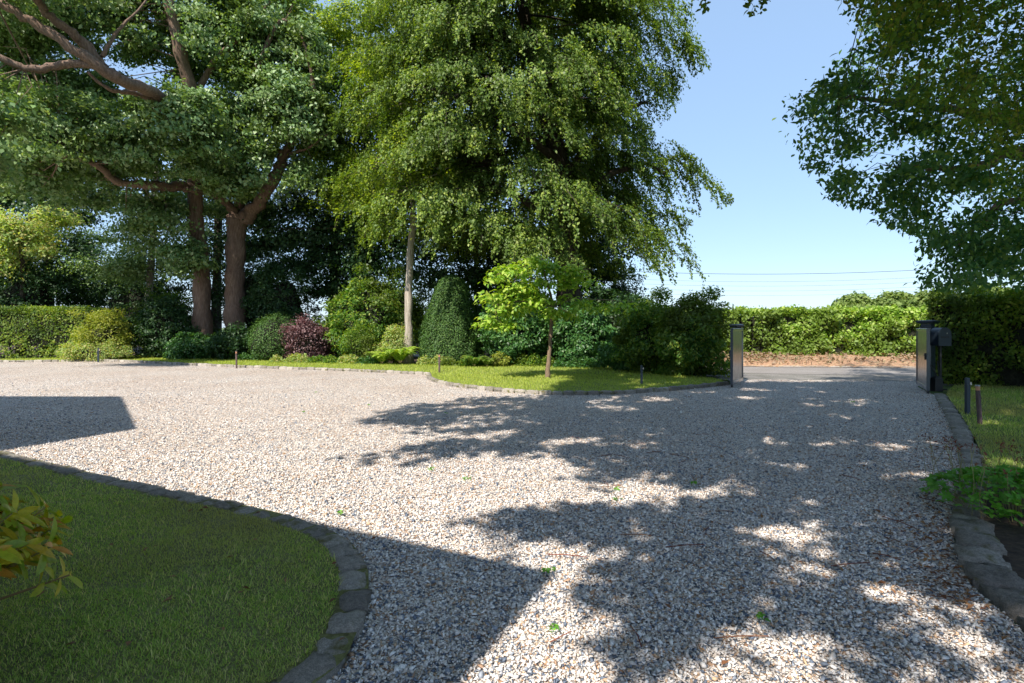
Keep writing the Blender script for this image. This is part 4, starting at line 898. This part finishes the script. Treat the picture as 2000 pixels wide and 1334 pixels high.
for l in boughs:
    lu, lv = pix(l)
    if (lu < 1250).all() and (lu > 660).all() and (lv < np.interp(lu, [600, 700, 800, 880, 960, 1050, 1150, 1250], [500, 490, 420, 430, 450, 470, 490, 480])).all(): mb.tube(l, np.linspace(.06, .012, len(l)), 5, False)
mb.build('branches', M_bark_dark, be)
print('beech', len(C))
crown_tree('beech_tree', 'sunlit yellow-green beech crown between the oak and the weeping beech', [(650, 690, 32), (655, 500, 32), (665, 300, 31), (680, 60, 30)], .3, .15, [],
    [pb(680, 60, 29, 120, 90, 2, 75), pb(760, 170, 27, 80, 90, 1.5, 45), pb(640, 260, 28.5, 70, 100, 1.5, 36), pb(700, 370, 28, 80, 60, 1.5, 26)], M_beech_leaf, .13, 260, .45, M_bark_dark, 'trees in the back row', flat=.35, up=.8)
bi = empty('birch_tree', (W(798, 640, 23.5)[0], 23.5, 0), 'slender pale-barked trunk standing alone left of the yew cone', 'tree')
mb = MB(); tp = [W(797, 700, 23.5), W(798, 640, 23.5), W(799, 540, 23.5), W(806, 420, 23.5), W(806, 330, 23.5), W(818, 230, 23.5), W(815, 100, 23.5)]; tp[0][2] = -.1
S_ = limb(mb, tp, .20, .07, 12, .01, 6, .3); mb.build('trunk', M_bark_pale, bi, True)
P, O = clumps_in([pb(805, 260, 22.8, 60, 100, .8, 95), pb(760, 330, 22.8, 60, 60, .8, 30), pb(850, 320, 22.5, 60, 70, .8, 30)])
C, Od, lines = strands(P, O, 1.3, .08, .13, .25); hit = near_lines(C, [[(798, 690, 23.5), (800, 560, 23.5), (805, 400, 23.5)]], 11) & (rng.random(len(C)) < .9); C, Od = C[~hit], Od[~hit]
leaf_obj('crown', C, M_beech_leaf, bi, .09, .6, Od, .5, .6, .6, .8)
mb = MB(); twigs(mb, P, S_[10:], .012); mb.build('branches', M_bark_pale, bi)

# young tree on the lawn
b0 = G(1070, 738, .045); yt = empty('young_tree', b0, 'young tree with lime green leaves on the lawn tip, in front of the dark shrubs', 'tree')
d0 = b0[1]; mb = MB(); tp = [b0 - [0, 0, .1], b0 + [0, 0, .15], W(1073, 690, d0), W(1076, 640, d0), W(1078, 590, d0), W(1066, 545, d0), W(1058, 505, d0)]
S_ = limb(mb, tp, .085, .02, 12, .004, 6, .35); mb.build('trunk', M_bark_young, yt, True); nd = [S_[16:]]
for lp in ([(1077, 600, d0), (1040, 590, d0 - .2), (1000, 590, d0 - .3), (960, 612, d0 - .3)], [(1077, 595, d0), (1120, 585, d0 + .1), (1170, 585, d0 + .1), (1240, 590, d0 + .2)], [(1072, 560, d0), (1030, 540, d0 - .2), (975, 535, d0 - .3)], [(1068, 550, d0), (1110, 530, d0), (1160, 525, d0 + .3)],
           [(1077, 598, d0), (1090, 600, d0 - .7), (1110, 610, d0 - .9)], [(1076, 585, d0), (1050, 570, d0 + .6), (1030, 560, d0 + 1)]):
    mb = MB(); nd.append(limb(mb, [W(*q) for q in lp], .026, .008, 6, .01, 5)); mb.build('branch', M_bark_young, yt, True)
nd = np.vstack(nd)
bl = [(1000, 525, 40, 12, 16), (1050, 515, 45, 14, 16), (965, 540, 18, 8, 5), (1100, 528, 50, 12, 12), (1010, 560, 45, 10, 13), (965, 575, 25, 8, 7), (1040, 585, 50, 10, 14), (990, 600, 45, 10, 12), (960, 625, 28, 8, 8), (990, 632, 22, 8, 5), (1090, 605, 40, 10, 10),
      (1130, 585, 45, 10, 8), (1190, 590, 40, 9, 5), (1150, 548, 35, 9, 4), (1060, 550, 60, 12, 10)]
P, O = clumps_in([pb(u_, v_, d0 - .2, ru, rv, .75, n_) for u_, v_, ru, rv, n_ in bl]); C, Od, _ = spray(P, O, 34, .16, .32)
N_, D_ = orient(len(C), 1.1, Od, .3, .5, .6); Ls = .15 * rng.uniform(.7, 1.3, len(C)); V, Fq, kk = leaves_strip(C, N_, D_, Ls, Ls * .5)
link('crown', np_mesh('crown', V, Fq, np.repeat(rng.random(len(C)), kk), True), M_lime_leaf, yt); mb = MB(); twigs(mb, P, nd, .005); mb.build('branches', M_bark_young, yt)

# right tree
def fine_crown(C, Od, m, parent, size, up=.5, aspect=.5, droop=.5, name='crown', rnd=.7):
    N_, D_ = orient(len(C), up, Od, .4, rnd, droop); L_ = size * rng.uniform(.65, 1.3, len(C)); V, Fq, kk = leaves_strip(C, N_, D_, L_, L_ * aspect, (.15, .8, 1.0, .0))
    return link(name, np_mesh(name, V, Fq, np.repeat(rng.random(len(C)), kk), True), m, parent)
rt = empty('oak_tree', (14.0, 11.5, 0), 'overhanging oak at the right edge with dark blue-green leaves against the sky', 'tree')
mb = MB(); S_ = limb(mb, [(14, 11.5, -.1), (13.8, 11.5, 2.5), (13.6, 11.6, 5), (13.2, 11.6, 8), (12.8, 11.4, 12)], .42, .15, 14, 0, 6, .4); mb.build('trunk', M_bark_oak, rt, True); nd = [S_[10:]]
for lp, r_ in (([(13.6, 11.6, 4.6), W(1995, 300, 11.5), W(1930, 320, 11.2), W(1850, 330, 11), W(1760, 330, 10.6)], .17), ([(13.6, 11.6, 5), W(1990, 240, 11), W(1880, 220, 10.5), W(1760, 200, 10.3), W(1640, 190, 10)], .14), ([(13.7, 11.5, 3.6), W(2000, 390, 11.5), W(1930, 420, 11), W(1870, 480, 10.8)], .1),
           ([(13.4, 11.6, 6.5), (11, 10, 8.2), (8.5, 9, 9)], .14), ([(13.4, 11.6, 6), (11.5, 9, 7), (9.5, 8, 8)], .14)):
    mb = MB(); nd.append(limb(mb, [np.array(q) for q in lp], r_, .03, 8, .03, 5)); mb.build('limb', M_bark_oak, rt, True)
nd = np.vstack(nd)
n = 520; uu = rng.uniform(1520, 2350, n); vv = rng.uniform(-260, 575, n); dd = rng.uniform(8.6, 13.6, n)
lb = np.interp(vv, [-260, 0, 60, 100, 150, 175, 200, 250, 290, 330, 360, 380, 410, 440, 460, 500, 575], [1660, 1690, 1700, 1650, 1605, 1555, 1585, 1590, 1590, 1625, 1650, 1650, 1730, 1760, 1830, 1850, 1845])
vb = np.interp(uu, [1500, 1800, 1850, 1900, 2000, 2100], [560, 560, 545, 530, 540, 560])
k = (uu > lb + 12) & (vv < vb); P = np.array([W(a, b, c) for a, b, c in zip(uu[k], vv[k], dd[k])])
P = np.vstack([P] + [W(a, b, 10.5)[None] + rng.normal(size=(3, 3)) * np.array([.15, .8, .12]) for a, b in ((1575, 185), (1600, 195), (1610, 250), (1625, 300), (1665, 365), (1700, 385), (1745, 400), (1785, 418), (1810, 440), (1840, 465), (1870, 480), (1850, 515), (1865, 535), (1820, 390), (1680, 130), (1720, 80))]); k = P[:, 2] > 1.9; P = P[k]; O = nrm(P - np.array([13, 11.5, 6]))
C, Od, _ = spray(P, O, 125, .25, .4); u, v = pix(C); lb2 = np.interp(v, [-260, 0, 60, 100, 150, 175, 200, 250, 290, 330, 360, 380, 410, 440, 460, 500, 575], [1650, 1650, 1690, 1640, 1595, 1535, 1572, 1575, 1575, 1600, 1635, 1620, 1715, 1750, 1820, 1828, 1820])
k = (u > lb2 - 18 + rng.normal(size=len(u)) * 14) & (v < 566); C, Od = C[k], Od[k]; fine_crown(C, Od, M_oak_leaf2, rt, .108)
def right_ok(L): u_, v_ = pix(L); return bool((u_ > np.interp(v_, [-260, 0, 100, 175, 290, 380, 440, 500, 575], [1660, 1690, 1660, 1590, 1600, 1650, 1760, 1850, 1860])).all())
mb = MB(); twigs(mb, P, nd, .007, .6, right_ok); mb.build('branches', M_bark_dark, rt); print('right', len(C))

# tree over the photographer: its unseen crown is shaped to cast the drive's shade
ot = empty('overhanging_tree', (3.6, -3.2, 0), 'tree whose crown hangs over the photographer, brownish green leaves showing in the upper right corner', 'tree')
mb = MB(); S_ = limb(mb, [(3.6, -3.2, -.1), (3.7, -3.1, 2), (3.9, -2.8, 4.5), (4.0, -2.3, 7), (4.2, -1.8, 10), (4.2, -1, 13)], .5, .16, 14, 0, 6, .4); mb.build('trunk', M_bark_dark, ot, True); nd = [S_[8:]]
for lp in ([(3.9, -2.8, 5.5), (3, 0, 8), (0, 2.5, 9), (-2.5, 3.5, 9)], [(4, -2.3, 7), (4, 2, 10), (3.5, 6, 11.5)], [(4, -2.3, 6.5), (6.5, 1, 9), (8, 5, 10.5)], [(4, -2.6, 5.8), (7, -1, 7.6), (10, 2, 8.5)], [(4, -2, 7.5), (1.5, 2, 10), (0, 6, 11)]):
    mb = MB(); nd.append(limb(mb, [np.array(q) for q in lp], .2, .05, 8, .05, 5)); mb.build('limb', M_bark_dark, ot, True)
nd = np.vstack(nd)
shade = [[(1080, 772), (1140, 722), (1425, 722), (1440, 747), (1830, 745), (1850, 700), (2600, 700), (2600, 1400), (2150, 1334), (2000, 1215), (1880, 1180), (1760, 1150), (1600, 1120), (1500, 1130), (1350, 1100), (1290, 1080), (1250, 1040), (1300, 990), (1400, 975), (1395, 945), (1290, 920), (1180, 945), (1150, 925), (1190, 900), (1080, 885), (960, 880)],
         [(1120, 772), (930, 778), (760, 800), (720, 824), (850, 842), (1100, 862)], [(1110, 845), (900, 852), (700, 893), (690, 915), (950, 888), (1120, 895)], [(925, 1018), (1100, 1002), (1330, 985), (1330, 1085), (1180, 1052), (1000, 1064), (970, 1040)],
         [(1290, 1080), (1500, 1120), (1450, 1200), (1340, 1230), (1300, 1400), (1235, 1400), (1235, 1260), (1212, 1200)], [(1450, 1110), (1640, 1150), (1760, 1225), (1860, 1300), (1700, 1290), (1560, 1235), (1450, 1190)]]
holes = [(1440, 945, 42, 14), (1560, 978, 48, 14), (1600, 1070, 55, 24), (1540, 910, 38, 9), (1450, 1085, 55, 18), (1240, 1020, 28, 10), (1700, 1120, 50, 22), (1250, 905, 24, 6), (1590, 865, 30, 5), (1930, 890, 30, 8), (1960, 830, 40, 5), (1700, 905, 20, 5), (1215, 735, 12, 3), (1240, 747, 14, 3), (1330, 738, 20, 3), (1380, 1010, 20, 8), (1750, 1010, 18, 8), (1900, 780, 22, 3)]
n = 40000; gx, gy = rng.uniform(-4, 19, n), rng.uniform(2.0, 24, n); gp = np.column_stack([gx, gy]); u = U0 + gx / gy * F; v = V0 + CAM_H / gy * F; uv = np.column_stack([u, v])
k = np.zeros(n, bool)
wob = np.column_stack([14 * np.sin(gy * 7 + gx * 3) + 9 * np.sin(gx * 13 - gy * 5), 5 * np.sin(gx * 6)]) * np.minimum(1.4, (v[:, None] - 640) / 250)
for i_, s_ in enumerate(shade): k |= inpoly(uv + wob, s_) & (rng.random(n) < (.42 if i_ in (1, 2) else .8 if i_ == 3 else 1))
hk = np.zeros(n, bool)
for a, b, c, e in holes: hk |= ((u - a) / (c * 1.2)) ** 2 + ((v - b) / (e * 1.5)) ** 2 < 1
hx, hy = rng.uniform(-2, 13, 130), rng.uniform(4.0, 16, 130); hr = rng.uniform(.10, .30, 130); ha = rng.uniform(.2, .9, 130)
for a, b, c, e in zip(hx, hy, hr, ha):
    px_, py_ = gp[:, 0] - a, gp[:, 1] - b; l1 = px_ * math.cos(e) + py_ * math.sin(e); l2 = -px_ * math.sin(e) + py_ * math.cos(e); hk |= (l1 / (c * 2.0)) ** 2 + (l2 / c) ** 2 < 1
k &= ~hk & ~((u > 1835) & (v < 775) & (rng.random(n) < .6)); gp = gp[k]; gp = gp[:13500] + rng.normal(size=(len(gp[:13500]), 2)) * np.array([.10, .07])
zmin = np.maximum(6.3, (CAM_H + .64 * gp[:, 1]) / (1 + .64 * SH[1] * COT)) + .25
z = zmin + rng.random(len(gp)) ** 1.3 * 3.2
P = np.column_stack([gp - SH * COT * z[:, None], z]); k = (P[:, 2] < 15.5); P = P[k]; P = P[~visible(P, 1.0, .66)]
C = np.repeat(P, 10, 0) + rng.normal(size=(len(P) * 10, 3)) * np.array([.13, .13, .08]); C = C[~visible(C, .97, .63)]
leaf_obj('crown', C, M_copper_leaf, ot, .19, .6, None, 0, .6, .65); print('overhead', len(C))
mb = MB(); twigs(mb, P[::60], nd, .012, 1.0, lambda L: not visible(L, 1.0, .66).any()); mb.build('branches', M_bark_dark, ot)
# the part of that crown that hangs into the picture, top right, and a few sprigs
n = 420; uu = rng.uniform(1640, 2300, n); vv = rng.uniform(-200, 330, n); dd = rng.uniform(5.8, 8.2, n)
k = (uu > np.interp(vv, [-200, 0, 60, 150, 250, 330], [1600, 1665, 1715, 1790, 1850, 1960])) & (rng.random(n) < np.interp(vv, [0, 330], [1, .6])); P = np.array([W(a, b, c) for a, b, c in zip(uu[k], vv[k], dd[k])])
C, Od, lines = strands(P, nrm(P - np.array([6, 2, 6])), .45, .05, .09, .3); C = C[pix(C)[0] > 1655]; lowC = C
mb = MB()
for l in lines: mb.tube(l[::3], .003, 3, False)
twigs(mb, P[::3], np.vstack([nd, [[7.5, 5.5, 6.6], [6.5, 5, 6.4], [8.5, 6.5, 7.4]]]), .004, 1.0, lambda L: bool((~visible(L) | (pix(L)[0] > 1740)).all()))
sp = []
for a, b, c, L_ in ((1378, -22, 6.2, .22), (1352, -40, 6.3, .25), (1470, -34, 6.0, .34), (1486, -30, 6.1, .28), (1462, -30, 6.0, .2), (1655, -40, 5.6, .3), (1680, -45, 5.5, .4), (1712, -40, 5.6, .35), (1500, -50, 6.0, .3)):
    q = W(a, b, c); s = np.linspace(0, 1, 9)[:, None]; line = q + np.array([.02, 0, -1]) * L_ * s + rng.normal(size=(9, 3)) * .008; mb.tube(line, .003, 3, False); mb.tube([q, q + [.1, -.3, .5], q + [.2, -.8, 1.6]], .006, 4, False)
    sp.append(np.repeat(line, 3, 0) + rng.normal(size=(27, 3)) * .025)
mb.build('hanging_twigs', M_bark_dark, ot); sp = np.vstack(sp + [lowC]); fine_crown(sp, np.tile([0, 0, 1.0], (len(sp), 1)), M_copper_leaf, ot, .062, .6, .62, .8, 'low_foliage')

# ------------------------------------------------------------------ plants close by
c = np.array([-2.72, 2.22, 0]); sh = empty('shrub', c, 'yellow-green broad-leaved shrub at the left edge, close by', 'shrub'); C, N_, D_ = [], [], []; mb = MB()
for i in range(210):
    d_ = nrm(np.array([[rng.normal(), rng.normal(), .35 + abs(rng.normal()) * .6]]))[0]; tip = c + np.array([0, 0, .40]) + d_ * np.array([.80, .62, .62]) * rng.uniform(.72, 1.0)
    mb.tube([c + [0, 0, -.02], c + np.array([0, 0, .3]) + d_ * .25, tip], [.012, .008, .004], 4, False)
    ax = nrm((tip - c - np.array([0, 0, .3]))[None])[0]
    for j in range(11):
        a = j * 2.4; t1 = nrm(np.cross(ax, [0, .3, 1.0])[None])[0]; t2 = np.cross(ax, t1); q = t1 * math.cos(a) + t2 * math.sin(a); dv = nrm((q + ax * random.uniform(.2, 1.1))[None])[0]; C.append(tip - ax * .012 * j); D_.append(dv); N_.append(nrm((ax - dv * np.dot(ax, dv))[None])[0])
C, N_, D_ = map(np.array, (C, N_, D_)); L_ = rng.uniform(.08, .145, len(C)); V, Fq, kk = leaves_strip(C, N_, D_, L_, L_ * .30, (.12, .6, .95, 1.0, .75, .0), .25)
link('foliage', np_mesh('foliage', V, Fq, np.repeat(rng.random(len(C)), kk), True), M_shrub_yel, sh); mb.build('stem', M_stalk, sh)

cg = G(1985, 1030, .04); ge = empty('cranesbill', cg, 'light green perennial with brown seed heads spilling over the right kerb', 'perennial'); C, N_, D_, LL = [], [], [], []; mb = MB(); mbs = MB(); seeds = []
for i in range(520):
    a = rng.uniform(0, 2 * np.pi); r_ = rng.random() ** .6; q = cg + np.array([.35 + .62 * r_ * math.cos(a), .35 + .75 * r_ * math.sin(a), .08 + .26 * (1 - r_ ** 2) * rng.uniform(.6, 1.1)])
    if i % 4 == 0: mb.tube([(q[0] * .6 + (cg[0] + .35) * .4, q[1] * .6 + (cg[1] + .35) * .4, .02), q], .0025, 3, False)
    a0 = rng.uniform(0, 6.28); nn = nrm((rng.normal(size=3) * .35 + [0, 0, 1])[None])[0]; t1 = nrm(np.cross(nn, [1, .2, 0])[None])[0]; t2 = np.cross(nn, t1); rl = rng.uniform(.035, .06)
    for j in range(5):
        a_ = a0 + j * 1.15; C.append(q); D_.append(t1 * math.cos(a_) + t2 * math.sin(a_)); N_.append(nn); LL.append(rl)
for i in range(46):
    a = rng.uniform(0, 2 * np.pi); r_ = rng.random() ** .5; q = cg + np.array([.35 + .55 * r_ * math.cos(a), .4 + .7 * r_ * math.sin(a), 0]); tp_ = q + np.array([rng.normal() * .1, rng.normal() * .1, rng.uniform(.38, .55)])
    mb.tube([q, (q + tp_) / 2 + rng.normal(size=3) * .02, tp_], .0025, 3, False); seeds.append(tp_ + rng.normal(size=(9, 3)) * np.array([.035, .035, .02]))
C, N_, D_, LL = map(np.array, (C, N_, D_, LL)); V, Fq, kk = leaves_strip(C, N_, D_, LL, LL * .6, (.15, .7, 1.0, .2), .1); link('foliage', np_mesh('foliage', V, Fq, np.repeat(rng.random(len(C)), kk)), M_cran, ge)
mb.build('stalk', M_stalk, ge); 
for s_ in seeds: leaf_obj('seed_head', s_, M_seed, ge, .024, .3, None, 0, 1, .5)

# ------------------------------------------------------------------ litter, weeds, twigs on the drive
def scatter(n, region, y0, y1, x0=-1, x1=1):
    q = np.column_stack([rng.uniform(-1, 1, n * 6), y0 + (y1 - y0) * rng.random(n * 6) ** .8]); q[:, 0] = q[:, 1] * (x0 + (x1 - x0) * (q[:, 0] + 1) / 2); q = q[inpoly(q, region)][:n]; return q
q = np.vstack([scatter(500, drive_poly, 2.4, 14, .25, 1), scatter(60, drive_poly, 2.4, 9, -1, .3)])
al = right_line[rng.integers(0, 60, 700)] + np.column_stack([-np.abs(rng.normal(size=700)) * .28 - .02, rng.normal(size=700) * .1]); al = al[inpoly(al, drive_poly)]
q = np.vstack([q, al]); C = np.column_stack([q, np.full(len(q), .026)])
o = leaf_obj('leaf_litter', C, M_litter, None, .035, 1.4, None, 0, .35, .55); o['kind'] = 'stuff'
q = np.vstack([scatter(34, near_lawn, 2.4, 5, -.9, 0)]); C = np.column_stack([q, np.full(len(q), .075)]); o = leaf_obj('leaf_litter', C, M_litter, None, .04, 1.2, None, 0, .4, .5); o['kind'] = 'stuff'
wq = np.vstack([scatter(8, drive_poly, 2.5, 12, -.6, .9), G(912, 940)[None, :2], G(1075, 1122)[None, :2], G(1488, 1216)[None, :2], G(1080, 1238)[None, :2], G(617, 768)[None, :2], G(1200, 980)[None, :2]])
ww = np.repeat(wq, 14, 0); C = np.column_stack([ww + rng.normal(size=ww.shape) * .018, .022 + .02 * rng.random(len(ww))]); o = leaf_obj('weeds', C, M_cran, None, .03, 1.0, None, 0, .6, .5); o['kind'] = 'stuff'
mb = MB()
for q in scatter(34, drive_poly, 2.4, 8, .1, .95):
    a = random.uniform(0, 6.28); L_ = random.uniform(.08, .3); mb.tube([(q[0], q[1], .024), (q[0] + L_ * .5 * math.cos(a) + .01, q[1] + L_ * .5 * math.sin(a), .03), (q[0] + L_ * math.cos(a), q[1] + L_ * math.sin(a), .024)], .0035, 4)
o = mb.build('twig_litter', M_seed); o['kind'] = 'stuff'
vq = rc[(rc[:, 0] > 4) & (rc[:, 0] < 30)]; vq = offset(vq, 3.0)[rng.integers(0, len(vq), 2600)] + rng.normal(size=(2600, 2)) * np.array([.5, .9]); dv = np.array([np.min(np.hypot(*(rc - a).T)) for a in vq]); vq = vq[(dv > 1.8) & (dv < 5)]; dv = dv[(dv > 1.8) & (dv < 5)]
zz = .02 + .5 * ((dv - 1.6) / 3.4) ** .6; C = np.column_stack([vq, zz + .04]); o = leaf_obj('leaf_litter', C, leafmat('dry_litter', [(.17, .11, .07), (.27, .19, .13), (.36, .28, .21), (.12, .14, .05)], .8, .1, gain=.9), None, .13, 1.0, None, 0, .5, .6); o['kind'] = 'stuff'
